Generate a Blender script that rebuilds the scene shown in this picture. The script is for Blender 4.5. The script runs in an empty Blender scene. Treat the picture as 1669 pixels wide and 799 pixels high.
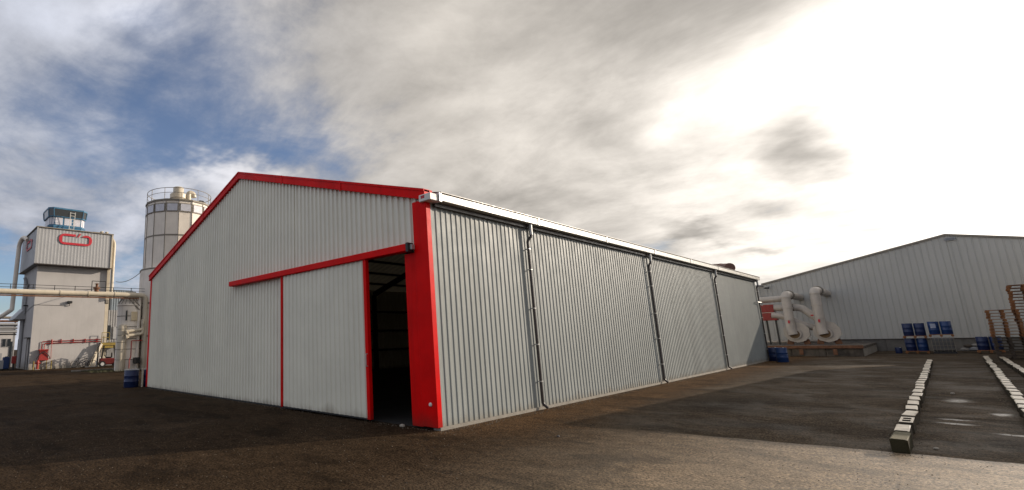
import bpy, math, random
from mathutils import Vector, Matrix
random.seed(7)
R = math.radians
scene = bpy.context.scene
col = scene.collection
# ------------------------------------------------------------------ camera
F_PX, CX_PX, W_PX = 818.41, 568.99, 1669.0
cam_d = bpy.data.cameras.new('camera'); cam = bpy.data.objects.new('camera', cam_d); col.objects.link(cam)
cam_d.sensor_width = 36.0; cam_d.lens = 36.0*F_PX/W_PX; cam_d.shift_x = (W_PX/2-CX_PX)/W_PX
cam_d.clip_start = 0.1; cam_d.clip_end = 3000
yaw, pitch, roll = -0.85416, 0.18729, -0.02632
Fv = Vector((math.sin(yaw)*math.cos(pitch), math.cos(yaw)*math.cos(pitch), math.sin(pitch)))
Rv = Vector((math.cos(yaw), -math.sin(yaw), 0)); Uv = Rv.cross(Fv)
R2 = math.cos(roll)*Rv+math.sin(roll)*Uv; U2 = -math.sin(roll)*Rv+math.cos(roll)*Uv
M = Matrix((R2, U2, -Fv)).transposed().to_4x4(); M.translation = Vector((7.49, -8.997, 2.0))
cam.matrix_world = M; scene.camera = cam
# ------------------------------------------------------------------ sun, sky, exposure
SUN_AZ, SUN_EL = R(25), R(17)
S = Vector((math.sin(SUN_AZ)*math.cos(SUN_EL), math.cos(SUN_AZ)*math.cos(SUN_EL), math.sin(SUN_EL)))
sl = bpy.data.lights.new('sun', 'SUN'); sl.energy = 5.0; sl.angle = R(0.3); sl.color = (1, .86, .70)
so = bpy.data.objects.new('sun', sl); col.objects.link(so); so.rotation_euler = (-S).to_track_quat('-Z', 'Y').to_euler()
scene.view_settings.view_transform = 'Standard'; scene.view_settings.look = 'None'
scene.view_settings.gamma = 1; scene.view_settings.exposure = 0.0
world = bpy.data.worlds.new('World'); scene.world = world; world.use_nodes = True

class NT:
    """small node-graph helper"""
    def __init__(s, nt): s.t = nt; s.n = nt.nodes; s.l = nt.links
    def node(s, k, **kw):
        n = s.n.new(k)
        for a, v in kw.items(): setattr(n, a, v)
        return n
    def put(s, sock, v):
        if isinstance(v, bpy.types.NodeSocket): s.l.new(v, sock)
        elif v is not None: sock.default_value = v
    def m(s, op, a, b=None, c=None, clamp=False):
        n = s.node('ShaderNodeMath', operation=op, use_clamp=clamp)
        s.put(n.inputs[0], a); s.put(n.inputs[1], b); s.put(n.inputs[2], c); return n.outputs[0]
    def vm(s, op, a, b=None, sc=None):
        n = s.node('ShaderNodeVectorMath', operation=op); s.put(n.inputs[0], a)
        if b is not None: s.put(n.inputs[1], b)
        if sc is not None: s.put(n.inputs['Scale'], sc)
        return n.outputs['Value'] if op in ('DOT_PRODUCT', 'LENGTH', 'DISTANCE') else n.outputs[0]
    def step(s, v, a, b):
        n = s.node('ShaderNodeMapRange', interpolation_type='SMOOTHSTEP')
        s.put(n.inputs[0], v); s.put(n.inputs[1], a); s.put(n.inputs[2], b); return n.outputs[0]
    def lin(s, v, a, b, c, d):
        n = s.node('ShaderNodeMapRange'); s.put(n.inputs[0], v)
        for i, q in enumerate((a, b, c, d)): s.put(n.inputs[i+1], q)
        return n.outputs[0]
    def noise(s, vec, scale, detail=4, rough=.55, dist=0, color=False):
        n = s.node('ShaderNodeTexNoise'); s.put(n.inputs['Vector'], vec); n.inputs['Scale'].default_value = scale
        n.inputs['Detail'].default_value = detail; n.inputs['Roughness'].default_value = rough; n.inputs['Distortion'].default_value = dist
        return n.outputs[1] if color else n.outputs[0]
    def mix(s, f, a, b, mode='MIX'):
        n = s.node('ShaderNodeMix', data_type='RGBA', blend_type=mode)
        s.put(n.inputs[0], f); s.put(n.inputs[6], a if not isinstance(a, tuple) else (*a[:3], 1)); s.put(n.inputs[7], b if not isinstance(b, tuple) else (*b[:3], 1))
        return n.outputs[2]
    def ball(s, vec, loc, rot, scale, warp=None):
        n = s.node('ShaderNodeMapping', vector_type='TEXTURE'); s.put(n.inputs['Vector'], vec)
        n.inputs['Location'].default_value = loc; n.inputs['Rotation'].default_value = rot; n.inputs['Scale'].default_value = scale
        l = s.vm('LENGTH', n.outputs[0]); return s.step(l, 1.0, 0.0)

def azel(az, el): return Vector((math.sin(R(az))*math.cos(R(el)), math.cos(R(az))*math.cos(R(el)), math.sin(R(el))))

def build_world():
    W = NT(world.node_tree); W.n.clear()
    out = W.node('ShaderNodeOutputWorld'); bg = W.node('ShaderNodeBackground'); W.l.new(bg.outputs[0], out.inputs[0])
    sky = W.node('ShaderNodeTexSky', sky_type='NISHITA', sun_disc=False); sky.sun_elevation = SUN_EL; sky.sun_rotation = SUN_AZ
    sky.air_density = 1.0; sky.dust_density = .4; sky.ozone_density = 2.0
    tc = W.node('ShaderNodeTexCoord'); d = tc.outputs['Generated']
    sep = W.node('ShaderNodeSeparateXYZ'); W.l.new(d, sep.inputs[0])
    den = W.m('ADD', W.m('MAXIMUM', sep.outputs[2], 0.0), .22)
    comb = W.node('ShaderNodeCombineXYZ'); W.put(comb.inputs[0], W.m('DIVIDE', sep.outputs[0], den)); W.put(comb.inputs[1], W.m('DIVIDE', sep.outputs[1], den)); comb.inputs[2].default_value = 3.7
    pl = comb.outputs[0]                                    # cloud sheet seen in perspective
    wn = W.noise(pl, 1.6, 5, .6, 0, True)
    wv = W.vm('SCALE', W.vm('SUBTRACT', wn, (.5, .5, .5)), sc=.34)
    dw = W.vm('ADD', d, wv); dw2 = W.vm('ADD', d, W.vm('SCALE', wv, sc=.5))                                 # warped direction for placed cloud banks
    # angular axes: az/el ellipses made by rotating about Z to the bank's azimuth (local x=elev-ish, y=depth)
    def bank(az, el, wa, we, tilt=0, src=dw):
        a, e = R(az), R(el)
        right = Vector((math.cos(a), -math.sin(a), 0)); fwd = azel(az, el); up = right.cross(fwd)
        c, s_ = math.cos(R(tilt)), math.sin(R(tilt))
        r2, u2 = c*right+s_*up, -s_*right+c*up
        x = W.m('DIVIDE', W.vm('DOT_PRODUCT', src, tuple(r2)), math.sin(R(wa)))
        y = W.m('DIVIDE', W.vm('DOT_PRODUCT', src, tuple(u2)), math.sin(R(we)))
        z = W.step(W.vm('DOT_PRODUCT', d, tuple(fwd)), 0.0, .3)
        l = W.m('SQRT', W.m('ADD', W.m('MULTIPLY', x, x), W.m('MULTIPLY', y, y)))
        return W.m('MULTIPLY', W.step(l, 1.0, 0.0), z)
    big = W.noise(pl, .9, 8, .58, .4); fine = W.noise(pl, 2.8, 9, .62, .35); wisp = W.noise(W.vm('MULTIPLY', pl, (1.0, 1.35, 1.0)), 1.6, 9, .62, .3)
    cov = W.m('ADD', W.m('MULTIPLY', W.m('SUBTRACT', big, .5), 1.5), W.m('MULTIPLY', W.m('SUBTRACT', fine, .5), 1.1))
    cov = W.m('ADD', cov, W.m('MULTIPLY', W.m('SUBTRACT', wisp, .5), 1.2))
    cov = W.m('ADD', cov, .80)
    for (az, el, wa, we, tilt, w) in HOLES: cov = W.m('ADD', cov, W.m('MULTIPLY', bank(az, el, wa, we, tilt), w))
    dens = W.m('ADD', W.m('MULTIPLY', W.step(cov, .08, .88), .91), .09)
    # brightness of the cloud
    sd = W.vm('DOT_PRODUCT', d, tuple(azel(22, 17)))
    glow = W.m('POWER', W.lin(sd, .48, .97, 0, 1), 1.5)
    core = W.m('POWER', W.step(sd, .86, 1.0), 2.0)
    tex = W.m('ADD', W.m('MULTIPLY', fine, .55), W.m('MULTIPLY', wisp, .75))
    tex = W.lin(tex, .42, .88, 0, 1)
    br = W.m('ADD', W.m('MULTIPLY', tex, .42), .28)
    for (az, el, wa, we, tilt, w) in TONES: br = W.m('ADD', br, W.m('MULTIPLY', bank(az, el, wa, we, tilt), w))
    br = W.m('ADD', W.m('MAXIMUM', br, .08), W.m('MULTIPLY', W.step(sd, .15, -.8), .22))
    br = W.m('ADD', br, W.m('ADD', W.m('MULTIPLY', W.m('MULTIPLY', glow, .74), W.lin(tex, 0, 1, .50, 1.45)), W.m('MULTIPLY', core, 3.0)))
    for (az, el, wa, we, tilt, w) in DARKS: br = W.m('MULTIPLY', br, W.m('SUBTRACT', 1.0, W.m('MULTIPLY', bank(az, el, wa, we, tilt, dw2), w)))
    cool = (.92, .96, 1.09); warm = (1.06, .985, .895)
    tint = W.mix(W.step(sd, -.1, .6), cool, warm)
    cloud = W.vm('SCALE', tint, sc=br)
    blue = W.vm('MULTIPLY', W.vm('SCALE', sky.outputs[0], sc=SKY_K), (1.0, 1.02, 1.18))
    blue = W.mix(W.step(sep.outputs[2], .35, .0), blue, W.vm('MULTIPLY', blue, (.9, .95, 1.0)))
    c = W.mix(dens, blue, cloud)
    below = W.step(sep.outputs[2], 0.0, -.05)
    c = W.mix(below, c, (.05, .045, .04))
    W.put(bg.inputs[0], c); bg.inputs[1].default_value = 1.0
SKY_K = 0.105
# az, el, half-width az, half-width el, tilt, weight  (sky positions in degrees)
HOLES = [(-60, 25, 24, 13, -20, -.72), (-72, 19, 14, 9, 0, -.35), (-62, 36, 16, 8, 0, -.35), (-88, 6, 20, 7, 0, -.8), (-74, 8, 14, 5, 0, -.3), (-80, 24, 18, 12, 30, -.28),
         (-62.5, 18.5, 6, 5, 20, .8), (-71, 15, 6, 5, 40, .35), (-20, 20, 50, 40, 0, .45)]
TONES = [(-80, 33, 14, 6, 0, .22), (-73, 33, 6, 5, 0, .22), (-62.5, 18.5, 6, 5, 20, .45), (-71, 15, 6, 5, 40, .2), (-84, 14, 16, 6, 0, -.10), (-45, 30, 22, 9, 0, .05),
         (-35, 22, 16, 8, 0, .10)]
DARKS = [(-10, 30, 27, 10, -5, .66), (6, 24, 10, 4, 0, .35), (-22, 22, 9, 5, 10, .2), (-3.6, 14.8, 4.6, 3.4, -12, .55), (-13.5, 9.3, 5.5, 1.5, -3, .50), (-9, 7.2, 4.0, 1.2, 0, .4), (-16, 16.5, 4, 3.5, 0, .15), (-12, 18, 5, 3, 0, .2), (-19, 19, 5, 3, -15, .22), (-16, 22, 4, 2, 10, .18), (-8, 10.5, 5, 1.6, 0, .28), (-27, 14, 7, 2.4, -5, .22)]
build_world()

# ------------------------------------------------------------------ materials
MATS = {}
def mat(name, color, rough=.6, metal=0.0, var=.12, vscale=1.5, bump=.0, bscale=30, spec=.5, streak=0.0, dirt=None, dirt_z=None, grain=0.0, seams=None, transl=0.0, emit=None, sheet=0.0):
    if name in MATS: return MATS[name]
    m = bpy.data.materials.new(name); m.use_nodes = True; MATS[name] = m
    T = NT(m.node_tree); bs = T.n['Principled BSDF']
    geo = T.node('ShaderNodeNewGeometry'); pos = geo.outputs['Position']
    n1 = T.noise(pos, vscale, 5, .6)
    f = T.lin(n1, .3, .7, 1-var, 1+var)
    c = T.vm('SCALE', tuple(color), sc=f)
    if streak:
        n2 = T.noise(T.vm('MULTIPLY', pos, (2.6, 2.6, .16)), 1.6, 5, .65)
        c = T.mix(T.m('MULTIPLY', T.step(n2, .48, .78), streak), c, tuple(v*.45 for v in color))
    if sheet:
        sq = T.node('ShaderNodeSeparateXYZ'); T.l.new(pos, sq.inputs[0]); wn_ = T.node('ShaderNodeTexWhiteNoise', noise_dimensions='1D')
        T.l.new(T.m('FLOOR', T.m('ADD', sq.outputs[0], sq.outputs[1])), wn_.inputs['W']); c = T.vm('SCALE', c, sc=T.lin(wn_.outputs['Value'], 0, 1, 1-sheet, 1+sheet))
    if grain:
        n3 = T.noise(pos, 70, 3, .7); c = T.vm('SCALE', c, sc=T.lin(n3, .3, .7, 1-grain, 1+grain))
    if dirt:
        sp = T.node('ShaderNodeSeparateXYZ'); T.l.new(pos, sp.inputs[0])
        z0, z1 = dirt_z or (0, .6)
        nd = T.noise(T.vm('MULTIPLY', pos, (1, 1, .35)), 2.2, 5, .6)
        fz = T.m('MULTIPLY', T.step(T.m('ADD', sp.outputs[2], T.m('MULTIPLY', T.m('SUBTRACT', nd, .5), (z1-z0)*1.6)), z1, z0), .75)
        c = T.mix(fz, c, dirt)
    if hasattr(c, 'links') or isinstance(c, bpy.types.NodeSocket): T.l.new(c, bs.inputs['Base Color'])
    T.put(bs.inputs['Roughness'], T.lin(T.noise(pos, vscale*2.3, 4), .3, .7, max(0, rough-.08), min(1, rough+.08)))
    bs.inputs['Metallic'].default_value = metal; bs.inputs['Specular IOR Level'].default_value = spec
    if transl:
        bs.inputs['Transmission Weight'].default_value = 0
        tr = T.node('ShaderNodeBsdfTranslucent'); T.l.new(c, tr.inputs[0]); mx = T.node('ShaderNodeMixShader'); mx.inputs[0].default_value = transl
        T.l.new(bs.outputs[0], mx.inputs[1]); T.l.new(tr.outputs[0], mx.inputs[2]); T.l.new(mx.outputs[0], T.n['Material Output'].inputs[0])
    if emit: bs.inputs['Emission Color'].default_value = (*emit[0], 1); bs.inputs['Emission Strength'].default_value = emit[1]
    if bump:
        b = T.node('ShaderNodeBump'); b.inputs['Strength'].default_value = bump; b.inputs['Distance'].default_value = .02
        T.l.new(T.noise(pos, bscale, 4, .6), b.inputs['Height']); T.l.new(b.outputs[0], bs.inputs['Normal'])
    return m
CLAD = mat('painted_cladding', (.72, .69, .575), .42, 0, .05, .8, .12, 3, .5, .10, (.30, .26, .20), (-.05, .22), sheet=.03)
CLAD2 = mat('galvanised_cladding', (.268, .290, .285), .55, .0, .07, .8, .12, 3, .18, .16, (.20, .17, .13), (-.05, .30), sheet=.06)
DOORC = mat('door_cladding', (.70, .67, .55), .42, 0, .05, 1.1, .12, 3, .5, .10, (.32, .28, .21), (-.05, .30), sheet=.03)
RED = mat('red_flashing', (.66, .002, .002), .45, 0, .16, 1.1, .08, 6, .08, .35, (.20, .02, .015), (-.05, .4))
RED2 = mat('red_paint_old', (.26, .018, .014), .5, 0, .2, 4, .1, 12)
ROOF = mat('pale_roof_sheet', (.30, .26, .18), .5, 0, .12, 1, .05, 6, .5, .2, transl=.03)
CREAMM = mat('cream_gutter', (.38, .37, .33), .35, 0, .08, 2, .05, 9, .5, .15)
GALV = mat('galvanised_steel', (.42, .42, .41), .4, .5, .12, 6)
DARKM = mat('dark_brown_pipe', (.040, .030, .027), .42, 0, .2, 3)
BLACKM = mat('black_steel', (.012, .012, .013), .5, 0, .2, 3)
CONC = mat('concrete', (.26, .24, .21), .85, 0, .18, 2.5, .4, 25, .3, .25, grain=.15)
KERBM = mat('kerb_stone', (.52, .44, .32), .38, 0, .25, 3.5, .12, 45, 1.0, 0, grain=.22)
KERBSHADE = mat('shaded_kerb_side', (.055, .045, .032), .9, 0, .3, 4, .4, 40, .1, grain=.2)  # shade in the gaps between stones put into the side colour
KERBOLDSIDE = mat('shaded_mossy_kerb_side', (.035, .030, .016), .9, 0, .3, 4, .4, 40, .1)  # mossy stone, sides darkened further to stand in for shade
KERBOLD = mat('mossy_kerb_stone', (.11, .098, .06), .85, 0, .3, 5, .6, 45, .3, 0, grain=.25)
WOODO = mat('orange_pallet_wood', (.26, .115, .05), .8, 0, .3, 4, .3, 30, .2)
WOODG = mat('weathered_pallet_wood', (.085, .065, .05), .85, 0, .35, 4, .3, 30, .2)
BLUEP = mat('blue_plastic', (.008, .035, .13), .42, 0, .15, 3)
BLUED = mat('dark_blue_plastic', (.006, .018, .075), .45, 0, .15, 3)
WHITEW = mat('white_rendered_wall', (.41, .395, .385), .8, 0, .07, .5, .15, 6, .3, .16, (.22, .19, .16), (-.1, 1.0))
CLADT = mat('white_tower_cladding', (.32, .325, .335), .5, 0, .06, .8, .1, 3, .5, .16)
SILOM = mat('beige_silo_steel', (.76, .69, .60), .55, 0, .10, .8, .15, 4, .5, .28)
SILOD = mat('beige_silo_seam', (.20, .175, .14), .6, 0, .15, 2)
CREAMP = mat('cream_pipe', (.50, .44, .34), .45, 0, .12, 1.2, .1, 8, .5, .28)
BLUEG = mat('blue_grey_sheet', (.17, .205, .24), .5, 0, .10, 1, .1, 4, .5, .2)
GREYS = mat('grey_sheet', (.24, .24, .245), .5, 0, .10, 1, .1, 4, .5, .2)
CABB = mat('blue_cabin_paint', (.045, .15, .26), .45, 0, .15, 1.5, 0, 8, .5, .2)
GLASSD = mat('dark_glass', (.02, .025, .03), .06, 0, .05, 2, spec=.8)
PANE = mat('pale_pane', (.55, .55, .60), .3, 0, .10, 3, spec=.6)
YEL = mat('yellow_paint', (.24, .17, .03), .5, 0, .2, 3)
WHITEP = mat('white_paint', (.62, .61, .58), .5, 0, .08, 3)
RUST = mat('rusty_steel', (.17, .085, .05), .8, 0, .35, 5, .3, 30, .2)
WCLAD = mat('warehouse_cladding', (.44, .43, .395), .5, 0, .04, .4, .1, 3, .4, .08)
DUCTM = mat('pinkish_duct_paint', (.44, .395, .345), .5, 0, .12, 2, .08, 8, .5, .22)
TYRE = mat('tyre_rubber', (.012, .012, .012), .8)
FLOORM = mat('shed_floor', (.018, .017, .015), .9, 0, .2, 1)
REDMARK = mat('red_sign_print', (.45, .015, .03), .5, 0, .06, 2)
BROWND = mat('brown_duct', (.16, .085, .065), .6, 0, .2, 3)
STONE = mat('loose_stone', (.30, .27, .22), .8, 0, .25, 9, .3, 40)
WEED = mat('dry_weeds', (.07, .07, .03), .8, 0, .3, 9)

def ground_material():
    m = bpy.data.materials.new('yard_asphalt'); m.use_nodes = True
    T = NT(m.node_tree); bs = T.n['Principled BSDF']
    pos = T.node('ShaderNodeNewGeometry').outputs['Position']
    sp = T.node('ShaderNodeSeparateXYZ'); T.l.new(pos, sp.inputs[0]); x, y = sp.outputs[0], sp.outputs[1]
    big = T.noise(pos, .22, 5, .6, .3); mid = T.noise(pos, 1.1, 5, .6, .4); fin = T.noise(pos, 27, 3, .8); fin2 = T.noise(pos, 5, 3, .7)
    vor = T.node('ShaderNodeTexVoronoi', feature='F1'); T.l.new(pos, vor.inputs['Vector']); vor.inputs['Scale'].default_value = 30
    # edge of brown front surface and yard tarmac; its crisp colour change sharpens the shadow
    e = T.m('SUBTRACT', y, T.m('ADD', T.m('MULTIPLY', x, .115), 2.42))
    e = T.m('ADD', e, T.m('MULTIPLY', T.m('SUBTRACT', mid, .5), .3))
    newm = T.m('MULTIPLY', T.step(e, -.03, .05), T.step(T.m('ADD', x, T.m('MULTIPLY', T.m('SUBTRACT', big, .5), 3.5)), 1.2, 3.0))
    brown = (.033, .0215, .0125); dark = (.056, .041, .027); sand = (.075, .043, .021); pale = (.20, .148, .094)
    c = T.mix(newm, brown, dark)
    # sun glare put into colour: paler, also damper, towards right of front strip
    px_ = T.m('MULTIPLY', T.step(T.m('ADD', x, T.m('MULTIPLY', T.m('SUBTRACT', mid, .5), 2.0)), 1.0, 8.5), T.m('SUBTRACT', 1.0, newm))
    px_ = T.m('MULTIPLY', px_, T.step(y, -9.0, -1.0))
    c = T.mix(px_, c, pale)
    # sandy strip along the side wall, fading away from it
    sx = T.m('ADD', x, T.m('MULTIPLY', T.m('SUBTRACT', mid, .5), 2.6))
    sm = T.m('MULTIPLY', T.step(sx, 2.6, .3), T.step(y, -2.0, 3.0)); sm = T.m('MULTIPLY', sm, T.step(x, -.5, 0.0))
    c = T.mix(T.m('MULTIPLY', sm, .85), c, sand)
    # patches: worn / oily / damp
    pt = T.step(T.noise(T.vm('MULTIPLY', pos, (.55, 1.3, 1)), .75, 6, .62, .5), .50, .64)
    c = T.mix(T.m('MULTIPLY', pt, .7), c, T.vm('SCALE', c, sc=.42))
    lt = T.step(T.noise(T.vm('ADD', pos, (31, 7, 0)), .5, 6, .65, .4), .52, .72)
    c = T.mix(T.m('MULTIPLY', lt, .6), c, T.vm('SCALE', c, sc=1.8))
    for (bx, by, rx, ry, rot, w) in ((3.4, 8.2, 1.6, 3.4, R(-12), .6), (5.0, 5.0, 2.4, .8, R(8), .45), (8.0, 5.2, .35, 1.0, R(10), .55), (8.9, 5.4, .3, 1.1, R(-14), .55), (-8, -6, 5, 3, 0, .2), (2.8, 22, 1.4, 7, 0, .4)):
        k = T.ball(T.vm('ADD', pos, T.vm('SCALE', T.vm('SUBTRACT', T.noise(pos, 1.3, 4, .6, 0, True), (.5, .5, .5)), sc=1.6)), (bx, by, 0), (0, 0, rot), (rx*1.4, ry*1.4, 1))
        c = T.mix(T.m('MULTIPLY', k, w), c, (.014, .012, .011))
    # crack-like lines in the tarmac
    vc = T.node('ShaderNodeTexVoronoi', feature='DISTANCE_TO_EDGE'); T.l.new(T.vm('ADD', pos, T.vm('SCALE', T.noise(pos, 1.5, 4, .6, 0, True), sc=.9)), vc.inputs['Vector']); vc.inputs['Scale'].default_value = .28
    ck = T.m('MULTIPLY', T.step(vc.outputs['Distance'], .007, .001), T.step(big, .45, .6))
    c = T.mix(T.m('MULTIPLY', ck, .55), c, (.010, .009, .008))
    # tyre tracks curving across the yard
    for (cx_, cy_, Rr) in ((14, -14, 17.2), (14, -14, 18.9), (-2, 22, 24.5), (-2, 22, 26.1), (24, 8, 17.0), (24, 8, 18.6)):
        dist = T.vm('LENGTH', T.vm('SUBTRACT', T.vm('ADD', pos, T.vm('SCALE', T.vm('SUBTRACT', T.noise(pos, .4, 2, .5, 0, True), (.5, .5, .5)), sc=.8)), (cx_, cy_, 0)))
        tk = T.step(T.m('ABSOLUTE', T.m('SUBTRACT', dist, Rr)), .22, .08); tk = T.m('MULTIPLY', tk, T.step(T.noise(T.vm('ADD', pos, (cx_, Rr, 0)), .5, 4, .6), .44, .60))
        c = T.mix(T.m('MULTIPLY', tk, .38), c, T.vm('SCALE', c, sc=.5))
    # aggregate grain
    g = T.lin(fin, .38, .62, .15, 2.0); c = T.vm('SCALE', c, sc=g)
    c = T.vm('SCALE', c, sc=T.lin(fin2, .32, .68, .65, 1.35))
    st = T.step(vor.outputs['Distance'], .22, .10); c = T.mix(T.m('MULTIPLY', st, .30), c, (.09, .075, .058))
    T.l.new(c, bs.inputs['Base Color'])
    # puddles and damp film
    wv = T.vm('ADD', pos, T.vm('SCALE', T.vm('SUBTRACT', T.noise(pos, 2.2, 4, .6, 0, True), (.5, .5, .5)), sc=.45))
    pd = None
    for (bx, by, rx, ry, rot) in ((7.42, 7.4, .42, .20, 0), (7.42, 8.1, .40, .20, 0), (7.5, 12.3, .35, .8, 0), (8.25, 6.3, .55, .22, R(-10)), (8.1, 9.5, .2, .4, 0)):
        k = T.ball(wv, (bx, by, 0), (0, 0, rot), (rx, ry, 1)); pd = k if pd is None else T.m('MAXIMUM', pd, k)
    wet = T.m('MULTIPLY', pd, T.lin(fin2, .35, .62, 1.0, .35), clamp=True)
    ro = T.lin(T.m('MAXIMUM', wet, T.m('MULTIPLY', px_, .45)), 0, .8, .80, .22)
    film = T.step(T.noise(T.vm('ADD', pos, (3, 5, 0)), .35, 5, .6), .45, .65)
    ro = T.m('SUBTRACT', ro, T.m('MULTIPLY', film, .10), clamp=True)
    sheen = T.m('MULTIPLY', newm, T.step(T.noise(T.vm('ADD', pos, (13, 2, 0)), .55, 5, .65, .5), .42, .68))
    ro = T.m('SUBTRACT', ro, T.m('MULTIPLY', sheen, .10), clamp=True)
    T.l.new(ro, bs.inputs['Roughness'])
    T.put(bs.inputs['Specular IOR Level'], T.lin(T.m('MAXIMUM', T.m('MAXIMUM', wet, T.m('MULTIPLY', sheen, .14)), T.m('MULTIPLY', px_, .75)), 0, 1, .02, .5))
    b = T.node('ShaderNodeBump'); b.inputs['Distance'].default_value = .012
    T.put(b.inputs['Strength'], T.lin(wet, 0, 1, .85, .12))
    h = T.m('ADD', T.m('MULTIPLY', fin, .7), T.m('MULTIPLY', fin2, .6)); h = T.m('ADD', h, T.m('MULTIPLY', mid, 1.2))
    T.l.new(h, b.inputs['Height']); T.l.new(b.outputs[0], bs.inputs['Normal'])
    return m
GROUND = ground_material()

# ------------------------------------------------------------------ mesh helpers
class MB:
    def __init__(s): s.v = []; s.f = []
    def add(s, vs, fs):
        o = len(s.v); s.v += [tuple(v) for v in vs]; s.f += [tuple(i+o for i in f) for f in fs]; return s
    def box(s, a, b):
        x0, y0, z0 = a; x1, y1, z1 = b
        return s.add([(x0, y0, z0), (x1, y0, z0), (x1, y1, z0), (x0, y1, z0), (x0, y0, z1), (x1, y0, z1), (x1, y1, z1), (x0, y1, z1)],
                     [(0, 3, 2, 1), (4, 5, 6, 7), (0, 1, 5, 4), (1, 2, 6, 5), (2, 3, 7, 6), (3, 0, 4, 7)])
    def bbox(s, a, b, r=.01):          # box with bevelled edges
        x0, y0, z0 = a; x1, y1, z1 = b
        P = []
        for (z, q) in ((z0, r), (z0+r, 0), (z1-r, 0), (z1, r)):
            e = r
            P.append([(x0+q+e, y0+q, z), (x1-q-e, y0+q, z), (x1-q, y0+q+e, z), (x1-q, y1-q-e, z), (x1-q-e, y1-q, z), (x0+q+e, y1-q, z), (x0+q, y1-q-e, z), (x0+q, y0+q+e, z)])
        v = [p for r_ in P for p in r_]; f = [tuple(range(7, -1, -1)), tuple(range(24, 32))]
        for k in range(3):
            for i in range(8): f.append((k*8+i, k*8+(i+1) % 8, (k+1)*8+(i+1) % 8, (k+1)*8+i))
        return s.add(v, f)
    def hull(s, bottom, top):          # prism between two equal rings
        n = len(bottom)
        return s.add(list(bottom)+list(top), [tuple(range(n-1, -1, -1)), tuple(range(n, 2*n))]+[(i, (i+1) % n, n+(i+1) % n, n+i) for i in range(n)])
    def beam(s, p, q, w, h, up=(0, 0, 1)):
        p, q = Vector(p), Vector(q); d = (q-p).normalized(); u = Vector(up)
        if abs(d.dot(u)) > .98: u = Vector((0, 1, 0))
        r = d.cross(u).normalized(); u = r.cross(d)
        k = [(-w/2, -h/2), (w/2, -h/2), (w/2, h/2), (-w/2, h/2)]
        return s.hull([p+r*a+u*b for a, b in k], [q+r*a+u*b for a, b in k])
    def cyl(s, p, q, r0, r1=None, n=16, caps=True):
        r1 = r0 if r1 is None else r1
        p, q = Vector(p), Vector(q); d = (q-p).normalized(); a = d.orthogonal().normalized(); b = d.cross(a)
        o = len(s.v)
        for c, r in ((p, r0), (q, r1)):
            for i in range(n):
                t = 2*math.pi*i/n; s.v.append(tuple(c+a*(r*math.cos(t))+b*(r*math.sin(t))))
        for i in range(n): s.f.append((o+i, o+(i+1) % n, o+n+(i+1) % n, o+n+i))
        if caps: s.f.append(tuple(o+i for i in range(n-1, -1, -1))); s.f.append(tuple(o+n+i for i in range(n)))
        return s
    def tube(s, pts, r, n=12, bend=.0):
        pts = [Vector(p) for p in pts]
        if bend:
            P = [pts[0]]
            for i in range(1, len(pts)-1):
                a, b, c = pts[i-1], pts[i], pts[i+1]; u = (a-b).normalized(); w = (c-b).normalized()
                k = min(bend, (a-b).length*.48, (c-b).length*.48)
                A, B = b+u*k, b+w*k
                for j in range(7): t = j/6; P.append((1-t)**2*A+2*t*(1-t)*b+t*t*B)
            P.append(pts[-1]); pts = P
        o = len(s.v); m = len(pts); d0 = (pts[1]-pts[0]).normalized(); a = d0.orthogonal().normalized()
        for i, p in enumerate(pts):
            d = ((pts[min(i+1, m-1)]-pts[max(i-1, 0)])).normalized()
            a = (a-d*a.dot(d)).normalized(); b = d.cross(a)
            for j in range(n): t = 2*math.pi*j/n; s.v.append(tuple(p+a*(r*math.cos(t))+b*(r*math.sin(t))))
        for i in range(m-1):
            for j in range(n): s.f.append((o+i*n+j, o+i*n+(j+1) % n, o+(i+1)*n+(j+1) % n, o+(i+1)*n+j))
        s.f.append(tuple(o+j for j in range(n-1, -1, -1))); s.f.append(tuple(o+(m-1)*n+j for j in range(n)))
        return s
    def lathe(s, prof, c=(0, 0, 0), n=20):
        o = len(s.v); m = len(prof)
        for r, z in prof:
            for j in range(n): t = 2*math.pi*j/n; s.v.append((c[0]+r*math.cos(t), c[1]+r*math.sin(t), c[2]+z))
        for i in range(m-1):
            for j in range(n): s.f.append((o+i*n+j, o+i*n+(j+1) % n, o+(i+1)*n+(j+1) % n, o+(i+1)*n+j))
        s.f.append(tuple(o+j for j in range(n-1, -1, -1))); s.f.append(tuple(o+(m-1)*n+j for j in range(n)))
        return s
    def torus(s, c, R0, r, axis='Y', n=18, k=6):
        pts = []
        for i in range(n+1):
            t = 2*math.pi*i/n
            pts.append(Vector(c)+(Vector((R0*math.cos(t), 0, R0*math.sin(t))) if axis == 'Y' else Vector((0, R0*math.cos(t), R0*math.sin(t)))))
        return s.tube(pts, r, k)
    def mesh(s, name, m, smooth=False):
        me = bpy.data.meshes.new(name); me.from_pydata(s.v, [], s.f); me.materials.append(m)
        if smooth:
            me.polygons.foreach_set('use_smooth', [True]*len(me.polygons))
            try: me.set_sharp_from_angle(angle=R(40))
            except Exception: pass
        me.update(); return me
    def build(s, name, m, parent=None, smooth=False, loc=None):
        o = bpy.data.objects.new(name, s.mesh(name, m, smooth)); col.objects.link(o)
        if parent: o.parent = parent
        if loc: o.location = loc
        return o

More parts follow.
